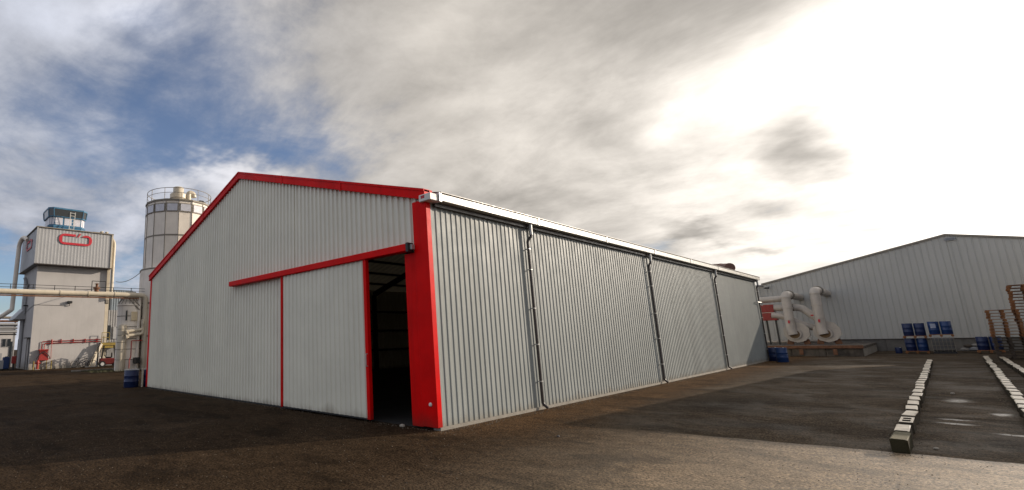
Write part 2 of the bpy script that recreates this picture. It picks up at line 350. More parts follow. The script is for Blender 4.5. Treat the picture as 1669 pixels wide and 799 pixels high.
def tag(o, label=None, cat=None, group=None, kind=None):
    if label: o['label'] = label
    if cat: o['category'] = cat
    if group: o['group'] = group
    if kind: o['kind'] = kind
    return o
def thing(name, label, cat, loc=(0, 0, 0), rz=0, group=None):
    o = bpy.data.objects.new(name, None); o.empty_display_size = .3; col.objects.link(o); o.location = loc; o.rotation_euler = (0, 0, rz)
    return tag(o, label, cat, group)
def rooted(parent, w):      # builder whose coordinates are world coordinates: shift into the parent's frame
    l = parent.location; w.v = [(x-l[0], y-l[1], z-l[2]) for x, y, z in w.v]; return w
def part(parent, name, w, m, smooth=False, label=None):
    top = parent
    off = Vector(parent.location)
    if parent.parent: off = off+Vector(parent.parent.location)
    w.v = [(x-off[0], y-off[1], z-off[2]) for x, y, z in w.v]
    o = w.build(name, m, parent, smooth)
    if label: o['label'] = label
    return o
def dup(root, loc, rz, label, extra=None):
    r = root.copy(); col.objects.link(r); r.location = loc; r.rotation_euler = (0, 0, rz); r['label'] = label
    for ch in list(root.children):
        c = ch.copy(); col.objects.link(c); c.parent = r
        if extra: extra(c)
        for g in list(ch.children):
            d = g.copy(); col.objects.link(d); d.parent = c
    return r

RIB = [(.0, 0), (.28, 0), (.42, 1), (.72, 1), (.86, 0)]      # trapezoid sheet profile: fraction of pitch, height
def corrugated(w, p0, p1, zb, zt, out, pitch=.2, depth=.032, prof=RIB):
    """sheet from p0 to p1 (xy), zb/zt functions of distance, ribs stand proud along 'out'"""
    p0, p1, out = Vector(p0), Vector(p1), Vector(out); L = (p1-p0).length; d = (p1-p0)/L
    us = [(0, 0)]; k = 0
    while k*pitch < L:
        for f, h in prof:
            u = (k+f)*pitch
            if 0 < u < L: us.append((u, h))
        k += 1
    us.append((L, 0)); o = len(w.v)
    for u, h in us:
        q = p0+d*u+out*(h*depth); w.v.append((q.x, q.y, zb(u))); w.v.append((q.x, q.y, zt(u)))
    flip = d.cross(Vector((0, 0, 1))).dot(Vector((out.x, out.y, 0))) if len(out) == 3 else 1
    for i in range(len(us)-1):
        a = o+2*i; w.f.append((a, a+2, a+3, a+1))
    return w
V2 = lambda x, y: Vector((x, y, 0))

# ================================================================== SETTING
n = 64; gw = MB()
xs = [-1500, -300, -100, -60, -40, -20, -10, 0, 10, 20, 40, 100, 300, 1500]
for yv in xs:
    for xv in xs: gw.v.append((xv, yv, 0))
k = len(xs)
for j in range(k-1):
    for i in range(k-1): gw.f.append((j*k+i, j*k+i+1, (j+1)*k+i+1, (j+1)*k+i))
tag(gw.build('ground', GROUND), kind='structure')

# ================================================================== STORAGE SHED
W0, H0, HR0, L0 = 18.0, 5.38, 8.30, 33.1
shed = thing('storage_shed', 'long grey corrugated storage shed with red trim and a half open sliding door', 'shed', (-9, 0, 0))
slope = (HR0-H0)/(W0/2)
topz = lambda x: H0-.02+slope*(min(x+W0, -x))           # underside of rakes
gab = MB()
DX0, DX1, DZ = -5.45, -.74, 4.08
ridge_split = lambda a, b, zb: corrugated(gab, V2(a, 0), V2(b, 0), lambda u: zb, lambda u, a=a: topz(a+u), Vector((0, -1, 0)), .2, .042)
for a, b, zb in ((-W0, -9, .05), (-9, DX0, .05), (DX0, -.1, DZ)): ridge_split(a, b, zb)
part(shed, 'gable_cladding', gab, CLAD)
part(shed, 'base_flashing', MB().box((-W0, -.02, 0), (DX0, .06, .05)), BLACKM)
ys = [0.0, 4.55, 13.9, 23.25, L0]
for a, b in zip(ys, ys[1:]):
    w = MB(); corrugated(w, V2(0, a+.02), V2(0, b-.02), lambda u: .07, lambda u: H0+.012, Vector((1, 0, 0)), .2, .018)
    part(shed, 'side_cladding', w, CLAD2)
for y in ys[1:-1]: part(shed, 'joint_flashing', MB().bbox((.0, y-.035, .06), (.034, y+.035, H0-.2), .006), CLAD2)
part(shed, 'side_plinth', MB().box((-.15, 0, 0), (.05, L0, .068)), CONC)
w = MB(); corrugated(w, V2(-W0, 0), V2(-W0, L0), lambda u: .0, lambda u: H0+.012, Vector((-1, 0, 0)), .4); part(shed, 'far_side_cladding', w, CLAD)
w = MB(); corrugated(w, V2(-W0, L0), V2(-9, L0), lambda u: .02, lambda u: topz(-W0+u)+.035, Vector((0, 1, 0)), .4); corrugated(w, V2(-9, L0), V2(0, L0), lambda u: .02, lambda u: topz(-9+u)+.035, Vector((0, 1, 0)), .4); part(shed, 'rear_cladding', w, CLAD)
# roof: two pitched slabs of ribbed sheet
for s in (-1, 1):
    w = MB(); x_e = -W0-.12 if s < 0 else .10; ze = H0+.02-(.12 if s < 0 else .10)*slope
    npt = int(L0/.5); pr = []
    for i in range(npt+1):
        for f, h in ((0, 0), (.3, 0), (.4, .03), (.6, .03), (.7, 0)):
            y = i*.5+f*.5
            if y <= L0+.05: pr.append((y, h))
    o = len(w.v)
    for y, h in pr: w.v.append((x_e, y, ze+h)); w.v.append((-9, y, HR0+.02+h))
    for i in range(len(pr)-1): w.f.append((o+2*i, o+2*i+1, o+2*i+3, o+2*i+2))
    part(shed, 'roof_sheet', w, ROOF)
part(shed, 'ridge_cap', MB().hull([(-9.35, -.02, HR0-.02), (-9, -.02, HR0+.13), (-8.65, -.02, HR0-.02), (-9, -.02, HR0+.04)], [(-9.35, L0, HR0-.02), (-9, L0, HR0+.13), (-8.65, L0, HR0-.02), (-9, L0, HR0+.04)]), CLAD)
# red trims
T_ = .25
def rake(x0, x1, z0, z1, s):
    w = MB(); y0, y1 = -.13, .06
    pts = [(x0, z0-T_), (x1, z1-T_), (x1, z1), (x0, z0)]
    if s > 0: pts = pts
    w.hull([(x, y0, z) for x, z in pts], [(x, y1, z) for x, z in pts])
    w.hull([(x, y0-.02, z) for x, z in ((x0, z0-.045), (x1, z1-.045), (x1, z1+.015), (x0, z0+.015))], [(x, y1+.10, z) for x, z in ((x0, z0-.045), (x1, z1-.045), (x1, z1+.015), (x0, z0+.015))])
    part(shed, 'rake_trim', w, RED)
rake(-W0-.12, -9, H0+.10-.12*slope, HR0+.10, -1); rake(-9, .06, HR0+.10, H0+.10-.06*slope, 1)
# joints in the rake flashing every 3 m
for k in (1, 2):
    for s_ in (-1, 1):
        x = -9+s_*3.0*k; z = HR0+.10-slope*3.0*k
        part(shed, 'rake_joint', MB().hull([(x-.02, -.157, z-.30+.0), (x+.02, -.157, z-.30), (x+.02, -.157, z+.02), (x-.02, -.157, z+.02)], [(x-.02, -.15, z-.30), (x+.02, -.15, z-.30), (x+.02, -.15, z+.02), (x-.02, -.15, z+.02)]), RED)
part(shed, 'post_joint', MB().box((-.402, -.079, 2.90), (.039, -.0755, 2.94)), RED)
part(shed, 'corner_post', MB().bbox((-.40, -.075, .06), (.035, .10, H0-.14), .012), RED)
part(shed, 'door_jamb', MB().bbox((-.745, -.045, .04), (-.402, .25, 4.02), .01), RED)
part(shed, 'left_corner_trim', MB().bbox((-W0-.06, -.06, .03), (-W0+.12, .10, H0-.12), .01), RED)
c = MB().lathe([(.001, 0), (.045, 0), (.045, .012), (.03, .03), (.001, .035)], n=12).build('corner_rivet', WHITEP, shed, True)
c.location = (-.14+9, -.076, .55); c.rotation_euler = (R(90), 0, 0)
# sliding door leaf on its overhead track
trk = part(shed, 'door_track', MB().bbox((-9.36, -.26, 4.05), (-.50, -.05, 4.23), .015), RED)
part(shed, 'track_end_cap', MB().bbox((-.498, -.27, 4.02), (-.42, -.06, 4.25), .01), BLACKM)
part(shed, 'track_end_bracket', MB().bbox((-.418, -.20, 4.08), (-.36, -.08, 4.20), .005), GALV)
dr = part(shed, 'sliding_door', corrugated(MB(), V2(-5.90, -.16), V2(-2.08, -.16), lambda u: .09, lambda u: 4.06, Vector((0, -1, 0)), .2, .026), DOORC, label='pale ribbed sliding door leaf with red edge strips')
for a, b, nm in ((-5.96, -5.90, 'door_edge_strip'), (-2.08, -1.965, 'door_edge_strip')):
    o = MB().bbox((a+9, -.215, .06), (b+9, -.10, 4.06), .008).build(nm, RED, dr)
MB().box((-5.90+9, -.17, .05), (-2.08+9, -.11, .09)).build('door_bottom_rail', BLACKM, dr)
MB().box((-5.90+9, -.13, .09), (-2.08+9, -.11, 4.05)).build('door_inner_skin', DOORC, dr)
MB().tube([(-2.0+9, -.215, 1.35), (-2.0+9, -.27, 1.35), (-2.0+9, -.27, 1.65), (-2.0+9, -.215, 1.65)], .012, 8, .02).build('door_handle', GALV, dr)
for x in (-5.2, -2.8): MB().box((x+9-.08, -.14, 4.0), (x+9+.08, -.12, 4.06)).build('door_hanger', GALV, dr)
# inside: floor slab, portal frames, purlins
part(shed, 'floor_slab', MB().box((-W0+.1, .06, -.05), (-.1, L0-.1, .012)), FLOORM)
for y in (1.2, 5.9, 10.6, 15.2, 19.9, 24.6, 29.3, 32.6):
    w = MB(); w.beam((-.22, y, .01), (-.22, y, H0-.35), .16, .28, (1, 0, 0)); w.beam((-W0+.22, y, .01), (-W0+.22, y, H0-.35), .16, .28, (1, 0, 0))
    w.beam((-.2, y, H0-.32), (-9, y, HR0-.30), .16, .32); w.beam((-W0+.2, y, H0-.32), (-9, y, HR0-.30), .16, .32)
    w.beam((-.25, y, H0-1.2), (-1.7, y, H0-.05), .12, .16)
    part(shed, 'portal_frame', w, BLACKM)
for i in range(1, 7):
    for s in (0, 1):
        xx = -i*1.4 if not s else -W0+i*1.4; zz = topz(xx)-.10
        part(shed, 'purlin', MB().box((xx-.035, .1, zz-.14), (xx+.035, L0-.1, zz)), BLACKM)
for z in (1.3, 2.6, 3.9):
    part(shed, 'wall_rail', MB().box((-.14, .12, z-.06), (-.06, L0-.15, z+.06)), BLACKM); part(shed, 'wall_rail', MB().box((-W0+.08, .12, z-.06), (-W0+.16, L0-.15, z+.06)), BLACKM)
# gutter along the eave
GZ0, GZ1 = 5.19, 5.37
gut = part(shed, 'gutter', MB().bbox((.05, .22, GZ0), (.27, L0+.12, GZ1), .008), CREAMM)
part(shed, 'gutter_end_box', MB().bbox((-.10, -.16, GZ0-.02), (.25, .19, GZ1-.03), .012), WHITEP)
part(shed, 'gutter_end_sticker', MB().box((-.03, -.164, 5.24), (.08, -.160, 5.31)), REDMARK)
part(shed, 'eave_flashing', MB().hull([(.02, .2, GZ1-.04), (.30, .2, GZ1+.012), (.30, .2, GZ1+.03), (.02, .2, GZ1+.09)], [(.02, L0+.14, GZ1-.04), (.30, L0+.14, GZ1+.012), (.30, L0+.14, GZ1+.03), (.02, L0+.14, GZ1+.09)]), DARKM)
part(shed, 'gutter_soffit', MB().box((.034, .2, GZ0-.10), (.10, L0, GZ0-.002)), DARKM)
for i in range(1, 7):
    y = i*L0/7; part(shed, 'gutter_joint', MB().bbox((.04, y-.05, GZ0-.012), (.285, y+.05, GZ1+.01), .006), GALV)
part(shed, 'gutter_joint', MB().bbox((.04, .14, GZ0-.03), (.285, .24, GZ1+.012), .006), GALV)
for y, side in ((4.30, 0), (13.72, 0), (23.15, 0), (32.75, 1)):
    dp = part(shed, 'downpipe', MB().tube([(.17, y+.10, GZ0-.30), (.17, y+.10, GZ0-.36), (.105, y, GZ0-.50), (.105, y, .16), (.22, y+.05, .05)], .040, 12, .05), DARKM, True)
    o = MB().cyl((.17+9, y+.10, GZ0-.32), (.17+9, y+.10, GZ0-.005), .052, n=14).build('pipe_outlet', GALV, dp, True)
    for z in (.75, 1.75, 2.75, 3.85, 4.45)[:5]:
        MB().bbox((.04+9, y-.052, z-.014), (.155+9, y+.052, z+.014), .004).build('pipe_clip', GALV, dp)
part(shed, 'wall_bracket', MB().tube([(.03, 31.9, 3.72), (.18, 31.9, 3.72), (.18, 33.0, 3.72), (.18, 33.0, 3.5)], .03, 8, .05), GALV, True)
# round duct lying on the roof near the far end
duct = thing('roof_duct', 'short brown round duct resting on the shed roof near its far eave', 'duct', (-.3, 28.6, 5.63))
part(duct, 'duct_tube', MB().cyl((-1.45, 30.0, 5.98), (-.22, 28.3, 5.72), .27, n=20), BROWND, True)
part(duct, 'duct_rim', MB().cyl((-.26, 28.36, 5.73), (-.21, 28.28, 5.715), .29, n=20), BROWND, True)
part(duct, 'duct_leg', MB().box((-1.4, 29.75, 5.7), (-1.25, 29.9, 5.9)), RUST); part(duct, 'duct_leg', MB().box((-.6, 28.75, 5.42), (-.45, 28.9, 5.6)), RUST)
part(duct, 'duct_strap', MB().cyl((-.86, 29.18, 5.855), (-.80, 29.1, 5.842), .285, n=20), RUST, True)

# ================================================================== FACTORY TOWER (left)
TX = -50.1
tower = thing('factory_tower', 'white factory tower with overhanging ribbed top storey and a red logo outline', 'building', (-54, 3.2, 0))
part(tower, 'wall', MB().box((-57.6, 0, 0), (TX, 6.5, 10.4)), WHITEW)
part(tower, 'wall_plinth', MB().box((-57.64, -.035, 0), (TX+.035, 6.53, .22)), CONC)
OX = -49.3; OY0, OY1, OZ0, OZ1 = -.42, 6.62, 10.22, 13.82
part(tower, 'overhang_core', MB().box((-58.3, OY0+.09, OZ0), (OX-.09, OY1-.09, OZ1-.02)), CLADT)
prof = [(0, 0), (.35, 0), (.45, 1), (.8, 1), (.9, 0)]
w = MB(); corrugated(w, V2(OX-.05, OY0), V2(OX-.05, OY1), lambda u: OZ0+.02, lambda u: OZ1, Vector((1, 0, 0)), .30, .009, prof); part(tower, 'overhang_front_cladding', w, CLADT)
w = MB(); corrugated(w, V2(-58.3, OY0+.05), V2(OX-.05, OY0+.05), lambda u: OZ0+.02, lambda u: OZ1, Vector((0, -1, 0)), .30, .009, prof); part(tower, 'overhang_side_cladding', w, CLADT)
w = MB(); corrugated(w, V2(OX-.05, OY1-.05), V2(-58.3, OY1-.05), lambda u: OZ0+.02, lambda u: OZ1, Vector((0, 1, 0)), .30, .009, prof); part(tower, 'overhang_side_cladding', w, CREAMP)
part(tower, 'corner_trim', MB().box((OX-.06, OY0-.03, OZ0), (OX+.04, OY0+.10, OZ1+.02)), CLADT)
part(tower, 'corner_trim', MB().box((OX-.06, OY1-.10, OZ0), (OX+.04, OY1+.06, OZ1+.02)), CREAMP)
part(tower, 'parapet_cap', MB().box((-58.4, OY0-.08, OZ1+.021), (OX+.08, OY1+.08, OZ1+.11)), SILOD)
part(tower, 'soffit_edge', MB().box((-58.36, OY0-.06, OZ0-.09), (OX+.05, OY1+.07, OZ0-.002)), DARKM)
# logo: rounded outline with a slanted break
def logo(parent, org, ax, nrm, wd, ht, mirror=1):
    """org = centre, ax = horizontal unit vector, nrm = outward"""
    th = .030; hx, hz = wd/2, ht/2; r = hz*.98; ix, iz = wd/2*.80, ht/2*.60; ir = .10*ht
    def at(x, z, k): return Vector(org)+Vector(ax)*x+Vector((0, 0, z))+Vector(nrm)*k
    def stad(t, hx, hz, r):     # rounded rectangle point at angle t measured by direction
        c, s_ = math.cos(t), math.sin(t); k = 1/max(abs(c)/hx, abs(s_)/hz, 1e-6); x, z = c*k, s_*k
        cx, cz = hx-r, hz-r
        if abs(x) > cx and abs(z) > cz:
            # ray-circle with corner centre
            qx, qz = math.copysign(cx, x), math.copysign(cz, z); B = c*qx+s_*qz; D = max(0, B*B-(qx*qx+qz*qz-r*r)); k = B+math.sqrt(D); x, z = c*k, s_*k
        return x, z
    N = 96; w = MB()
    g0, g1 = math.atan2(hz*.8, wd*-.01), math.atan2(hz*.8, wd*.21)
    for i in range(N):
        t0, t1 = 2*math.pi*i/N, 2*math.pi*(i+1)/N; tm = (t0+t1)/2
        if g1 < tm < g0: continue
        a, b = stad(t0, hx, hz, r), stad(t1, hx, hz, r); c, d = stad(t1, ix, iz, ir), stad(t0, ix, iz, ir)
        w.hull([at(*q, .0) for q in (a, b, c, d)], [at(*q, th) for q in (a, b, c, d)])
    q = [(wd*.035, hz*.50), (wd*.072, hz*.50), (wd*.150, hz*1.22), (wd*.105, hz*1.22)]
    w.hull([at(*p, .0) for p in q], [at(*p, th) for p in q])
    return w
part(tower, 'logo_mark', logo(tower, (OX+.004, 3.06, 12.90), (0, 1, 0), (1, 0, 0), 3.1, 1.12), REDMARK, label='red rounded outline logo with a slanted break on the front')
part(tower, 'logo_mark', logo(tower, (-53.2, OY0-.004, 12.6), (1, 0, 0), (0, -1, 0), 3.1, 1.0), REDMARK, label='red logo on the side face of the overhang')
# doors on the side face and door shadow gap
for a, b, z in ((-51.9, -50.75, 2.9), (-57.2, -55.2, 2.9)):
    d_ = part(tower, 'door', MB().box((a, -.03, .05), (b, .02, z)), GREYS); part(d_, 'door_frame', MB().box((a-.12, -.06, .02), (a-.002, .03, z+.12)).box((b+.002, -.06, .02), (b+.12, .03, z+.12)).box((a, -.06, z+.002), (b, .03, z+.12)), BLACKM)
part(tower, 'door_canopy', MB().box((-52.1, -.35, 3.0), (-50.5, .02, 3.08)), BLACKM)
# lamp and cable on the wall
lm = part(tower, 'wall_lamp', MB().bbox((TX, 2.86, 6.42), (TX+.32, 3.30, 6.66), .04), BLACKM); part(lm, 'lamp_arm', MB().tube([(TX, 3.08, 6.2), (TX+.18, 3.08, 6.2), (TX+.18, 3.08, 6.44)], .03, 8, .05), BLACKM)
part(tower, 'wall_cable', MB().tube([(-55, -.03, 5.6), (-52, -.03, 6.0), (TX+.02, -.03, 6.2), (TX+.02, .4, 6.22), (TX+.02, 3.1, 6.18)], .018, 6), DARKM)
part(tower, 'wall_lamp', MB().bbox((-53.9, -.42, 6.3), (-53.4, 0, 6.42), .03), BLACKM)
# red sprinkler pipes on the front
rp = part(tower, 'red_pipe', MB().tube([(TX+.09, .93, 1.9), (TX+.09, .93, 2.64), (TX+.09, 6.4, 2.78)], .032, 8, .12), RED2, True)
part(tower, 'red_pipe', MB().tube([(TX+.09, 1.16, 1.9), (TX+.09, 1.16, 2.46), (TX+.09, 6.4, 2.56)], .04, 8, .12), RED2, True)
part(tower, 'red_pipe', MB().tube([(TX+.12, 1.76, 2.72), (TX+.12, 1.80, 1.0), (TX+.12, 1.35, .98)], .022, 8, .1), RED2, True)
part(tower, 'pipe_valve', MB().cyl((TX+.12, 1.76, 2.36), (TX+.12, 1.76, 2.84), .07, n=10), RED2, True)
for y in (2.6, 3.7, 4.8, 5.9): part(tower, 'pipe_bracket', MB().box((TX, y-.03, 2.44), (TX+.12, y+.03, 2.86)), RED2)
# sunlit pipe running up the right corner
part(tower, 'corner_pipe', MB().tube([(-49.75, 6.95, 7.0), (-49.75, 6.95, 13.2), (-50.2, 6.6, 13.7), (-51.5, 6.4, 13.9)], .17, 12, .5), CREAMP, True)
part(tower, 'corner_column', MB().box((-50.55, 6.53, 0), (-50.15, 6.86, 10.2)), CREAMP)
part(tower, 'roof_vent', MB().bbox((-52.2, 5.0, 13.9), (-51.0, 5.9, 14.35), .05), SILOD)
for y in (6.0, 6.5): part(tower, 'roof_vent', MB().lathe([(.12, 0), (.12, .3), (.2, .32), (.16, .42), (.02, .45)], (-50.5, y-.2, 13.93), 10), CREAMP, True)
# big duct up the left side
part(tower, 'side_duct', MB().tube([(-56.0, -1.05, 6.0), (-56.0, -.95, 13.2), (-55.2, -.75, 13.85), (-54.2, -.45, 13.3)], .22, 14, 1.0), SILOM, True)
part(tower, 'side_duct', MB().tube([(-56.0, -1.05, 6.1), (-56.6, -2.4, 4.9), (-58, -5.5, 4.9)], .22, 14, 1.0), SILOM, True)
part(tower, 'white_pipe', MB().tube([(-54.9, -.16, .1), (-54.9, -.16, 8.9), (-54.9, -.3, 9.4)], .16, 10, .2), CLADT, True)
part(tower, 'white_pipe', MB().tube([(-54.3, -.14, 5.5), (-54.3, -.14, 8.2), (-53.6, -.1, 8.6)], .10, 10, .4), CLADT, True)
part(tower, 'roof_shed', MB().hull([(-58.6, -1.0, 5.0), (-54.2, -1.0, 5.0), (-54.2, 0, 5.0), (-58.6, 0, 5.0)], [(-58.6, -.9, 5.2), (-54.3, -.9, 5.2), (-54.3, 0, 6.3), (-58.6, 0, 6.3)]), CLADT)
# control cabin on the roof
cab = thing('control_cabin', 'small blue glazed control cabin with dark slanted visor on top of the white tower', 'cabin', (-53.2, 2.7, 13.93))
def octo(x0, x1, y0, y1, c): return [(x0+c, y0), (x1-c, y0), (x1, y0+c), (x1, y1-c), (x1-c, y1), (x0+c, y1), (x0, y1-c), (x0, y0+c)]
B = octo(-55, -51.7, .95, 4.45, .42); ring = lambda pts, z, k=1.0: [(-53.35+(x+53.35)*k, 2.75+(y-2.75)*k, z) for x, y in pts]
part(cab, 'cabin_base', MB().hull(ring(B, 13.93), ring(B, 14.75)), CABB); part(cab, 'sill_band', MB().hull(ring(B, 14.62, 1.03), ring(B, 14.74, 1.03)), CABB)
core = part(cab, 'window_band', MB().hull(ring(B, 14.752, .95), ring(B, 15.75, .95)), CABB)
for i in range(8):
    (ax, ay), (bx, by) = B[i], B[(i+1) % 8]
    a, b = Vector((ax, ay, 0)), Vector((bx, by, 0)); ln = (b-a).length; nn = 3 if ln > 1.6 else 2
    for kx in range(nn):
        p0 = a.lerp(b, (kx+.10)/nn); p1 = a.lerp(b, (kx+.90)/nn); ctr = Vector((-53.35, 2.75, 0)); p0 = ctr+(p0-ctr)*.965; p1 = ctr+(p1-ctr)*.965; q0, q1 = ctr+(p0-ctr)*.98, ctr+(p1-ctr)*.98
        part(cab, 'window_pane', MB().hull([(q0.x, q0.y, 14.85), (p0.x, p0.y, 14.85), (p1.x, p1.y, 14.85), (q1.x, q1.y, 14.85)], [(q0.x, q0.y, 15.65), (p0.x, p0.y, 15.65), (p1.x, p1.y, 15.65), (q1.x, q1.y, 15.65)]), PANE)
part(cab, 'visor', MB().hull(ring(B, 15.75, 1.02), ring(B, 16.50, 1.06)), GLASSD); part(cab, 'visor_rim', MB().hull(ring(B, 16.502, 1.08), ring(B, 16.66, 1.08)), CABB); part(cab, 'visor_rim', MB().hull(ring(B, 15.66, 1.03), ring(B, 15.748, 1.04)), CABB)
for i in range(8):
    (ax, ay) = B[i]; lo, hi = ring([(ax, ay)], 15.75, 1.03)[0], ring([(ax, ay)], 16.5, 1.075)[0]; part(cab, 'visor_post', MB().beam(lo, hi, .07, .07), CABB)
lad = part(cab, 'cabin_ladder', MB().beam((-51.3, 2.75, 14.2), (-51.05, 2.75, 16.2), .05, .05).beam((-51.3, 3.2, 14.2), (-51.05, 3.2, 16.2), .05, .05), WHITEP)
for z in (14.4, 14.75, 15.1, 15.45, 15.8, 16.1): part(lad, 'rung', MB().beam((-51.3+(z-14.2)*.125, 2.75, z), (-51.3+(z-14.2)*.125, 3.2, z), .035, .035), WHITEP)

# fire hose box, hydrant, bollards in front of the tower
hb = thing('fire_hose_box', 'red sloping fire hose box with two black hoses on the white tower wall', 'hose box', (TX+.3, 1.1, .82))
part(hb, 'box_body', MB().hull([(TX+.03, .72, .85), (TX+.42, .72, .85), (TX+.42, 1.55, .85), (TX+.03, 1.55, .85)], [(TX+.03, .80, 1.75), (TX+.30, .80, 1.75), (TX+.30, 1.42, 1.75), (TX+.03, 1.42, 1.75)]), RED2)
part(hb, 'box_lid', MB().bbox((TX+.03, .66, 1.752), (TX+.42, 1.52, 1.90), .03), RED2)
for s, y in ((-1, .82), (1, 1.4)): part(hb, 'hose', MB().tube([(TX+.40, 1.1, 1.66), (TX+.44, y-.02*s, 1.5), (TX+.44, y+.22*s, 1.18), (TX+.42, y+.30*s, .95)], .045, 8, .15), BLACKM, True)
part(hb, 'box_leg', MB().box((TX+.18, .80, 0), (TX+.24, .86, .85)).box((TX+.18, 1.42, 0), (TX+.24, 1.48, .85)), YEL)
hy = thing('fire_hydrant', 'red pillar fire hydrant standing before the white tower corner', 'hydrant', (-49.4, .62, 0))
part(hy, 'barrel', MB().lathe([(.17, 0), (.17, .05), (.11, .07), (.11, .62), (.15, .64), (.15, .72), (.10, .84), (.03, .88), (.03, .93)], (-49.4, .62, 0), 14), RED2, True)
for s in (-1, 1): part(hy, 'outlet', MB().cyl((-49.4, .62+.08*s, .60), (-49.4, .62+.25*s, .60), .07, n=10), RED2, True)
part(hy, 'base_block', MB().bbox((-49.62, .40, -.02), (-49.18, .84, .05), .01), CONC)
for y, l in ((.36, 'short yellow steel post at the tower corner left of the hydrant'), (1.85, 'short yellow steel post on the wall right of the hose box')):
    b = thing('guard_post', l, 'post', (TX+.25, y, 0), group='yellow posts before the tower wall'); part(b, 'post', MB().cyl((TX+.25, y, 0), (TX+.25, y, .75), .055, n=10), YEL, True); part(b, 'post_cap', MB().lathe([(.06, 0), (.06, .03), (.02, .06)], (TX+.25, y, .75), 10), YEL, True)

# bicycles parked against the wall
def bicycle(x, y, rz, label, m):
    t = thing('bicycle', label, 'bicycle', (x, y, 0), rz, 'bicycles parked by the white tower')
    for dx in (-.52, .52):
        w_ = MB().torus((dx, 0, .34), .32, .022).build('wheel', TYRE, t, True)
        sp = MB()
        for q in range(8): a = math.pi*q/8; sp.cyl((dx-.31*math.cos(a), 0, .34-.31*math.sin(a)), (dx+.31*math.cos(a), 0, .34+.31*math.sin(a)), .004, n=4)
        sp.build('spokes', GALV, w_)
    f = MB().tube([(-.52, 0, .34), (-.15, 0, .82), (.38, 0, .86), (-.05, 0, .32), (-.15, 0, .82)], .018, 8); f.tube([(-.52, 0, .34), (-.05, 0, .32)], .015, 8); f.tube([(.52, 0, .34), (.38, 0, .86), (.35, 0, 1.0)], .018, 8)
    f.build('frame', m, t, True); MB().bbox((-.30, -.07, .90), (-.05, .07, .96), .02).tube([(-.15, 0, .8), (-.17, 0, .92)], .015, 6).build('saddle', BLACKM, t)
    MB().tube([(.25, -.28, 1.0), (.36, -.2, 1.03), (.36, .2, 1.03), (.25, .28, 1.0)], .014, 8, .05).build('handlebar', BLACKM, t, True)
bicycle(-49.6, 4.35, R(80), 'dark bicycle leaning at the left end of the row by the white wall', BLACKM)
bicycle(-49.3, 5.0, R(60), 'black bicycle standing in the middle between the two others', DARKM)
bicycle(-49.5, 5.85, R(95), 'grey bicycle beside the red forklift', GALV)

# ================================================================== annex, stair platform, forklift
anx = thing('grey_annex', 'blue and grey sheet metal annex between the white tower and the beige silos', 'building', (-53, 8, 0))
w = MB(); corrugated(w, V2(-51.2, 6.6), V2(-51.2, 9.6), lambda u: 2.5, lambda u: 5.9, Vector((1, 0, 0)), .25); part(anx, 'lower_cladding', w, GREYS)
part(anx, 'lower_core', MB().box((-56, 6.62, 2.4), (-51.23, 9.8, 5.88)), GREYS)
part(anx, 'ground_wall', MB().box((-56, 6.62, 0), (-52.3, 9.8, 2.4)), GREYS)
part(anx, 'gate_post', MB().box((-51.4, 6.62, 0), (-51.2, 6.8, 2.4)).box((-51.4, 9.3, 0), (-51.2, 9.5, 2.4)), BLACKM)
w = MB(); corrugated(w, V2(-52.0, 7.55), V2(-52.0, 9.9), lambda u: 5.9, lambda u: 8.2, Vector((1, 0, 0)), .25); part(anx, 'upper_cladding', w, BLUEG); part(anx, 'upper_core', MB().box((-56, 7.57, 5.9), (-52.03, 9.9, 8.18)), BLUEG)
w = MB()
for y in (6.7, 7.3): w.beam((-51.4, y, 5.9), (-51.4, y, 9.0), .10, .10)
for z in (6.5, 7.1, 7.7): w.beam((-51.4, 6.7, z), (-51.4, 7.3, z), .05, .05)
part(anx, 'open_frame', w, BLACKM)
part(anx, 'vent_window', MB().box((-51.19, 6.75, 2.75), (-51.10, 7.5, 4.25)), GLASSD)
part(anx, 'white_panel', MB().box((-51.16, 7.75, 2.8), (-51.08, 8.2, 4.1)), CLADT)
pf = thing('access_platform', 'yellow steel access platform with stair against the grey annex', 'platform', (-49.9, 7.2, 0))
part(pf, 'deck', MB().box((-51.1, 6.2, 2.28), (-49.6, 8.5, 2.42)), BLACKM); part(pf, 'edge_beam', MB().box((-49.6, 6.2, 1.86), (-49.52, 8.5, 2.40)), YEL)
w = MB()
for y in (6.25, 7.0, 7.7, 8.45): w.beam((-49.62, y, 2.42), (-49.62, y, 3.45), .05, .05)
for z in (2.95, 3.45): w.beam((-49.62, 6.25, z), (-49.62, 7.0, z), .05, .05)
part(pf, 'railing', w, YEL)
for y in (6.3, 8.4): part(pf, 'column', MB().beam((-49.65, y, 0), (-49.65, y, 2.3), .12, .12, (1, 0, 0)), SILOD)
w = MB().beam((-49.45, 6.25, 2.3), (-49.2, 5.3, .0), .06, .22).beam((-50.15, 6.25, 2.3), (-49.9, 5.3, .0), .06, .22); st = part(pf, 'stair_stringer', w, CREAMP)
for k in range(8): f = k/8; part(st, 'tread', MB().box((-50.1+.2*f, 6.25-.95*f-.1, 2.2-2.25*f), (-49.45+.2*f, 6.25-.95*f+.1, 2.24-2.25*f)), CREAMP)

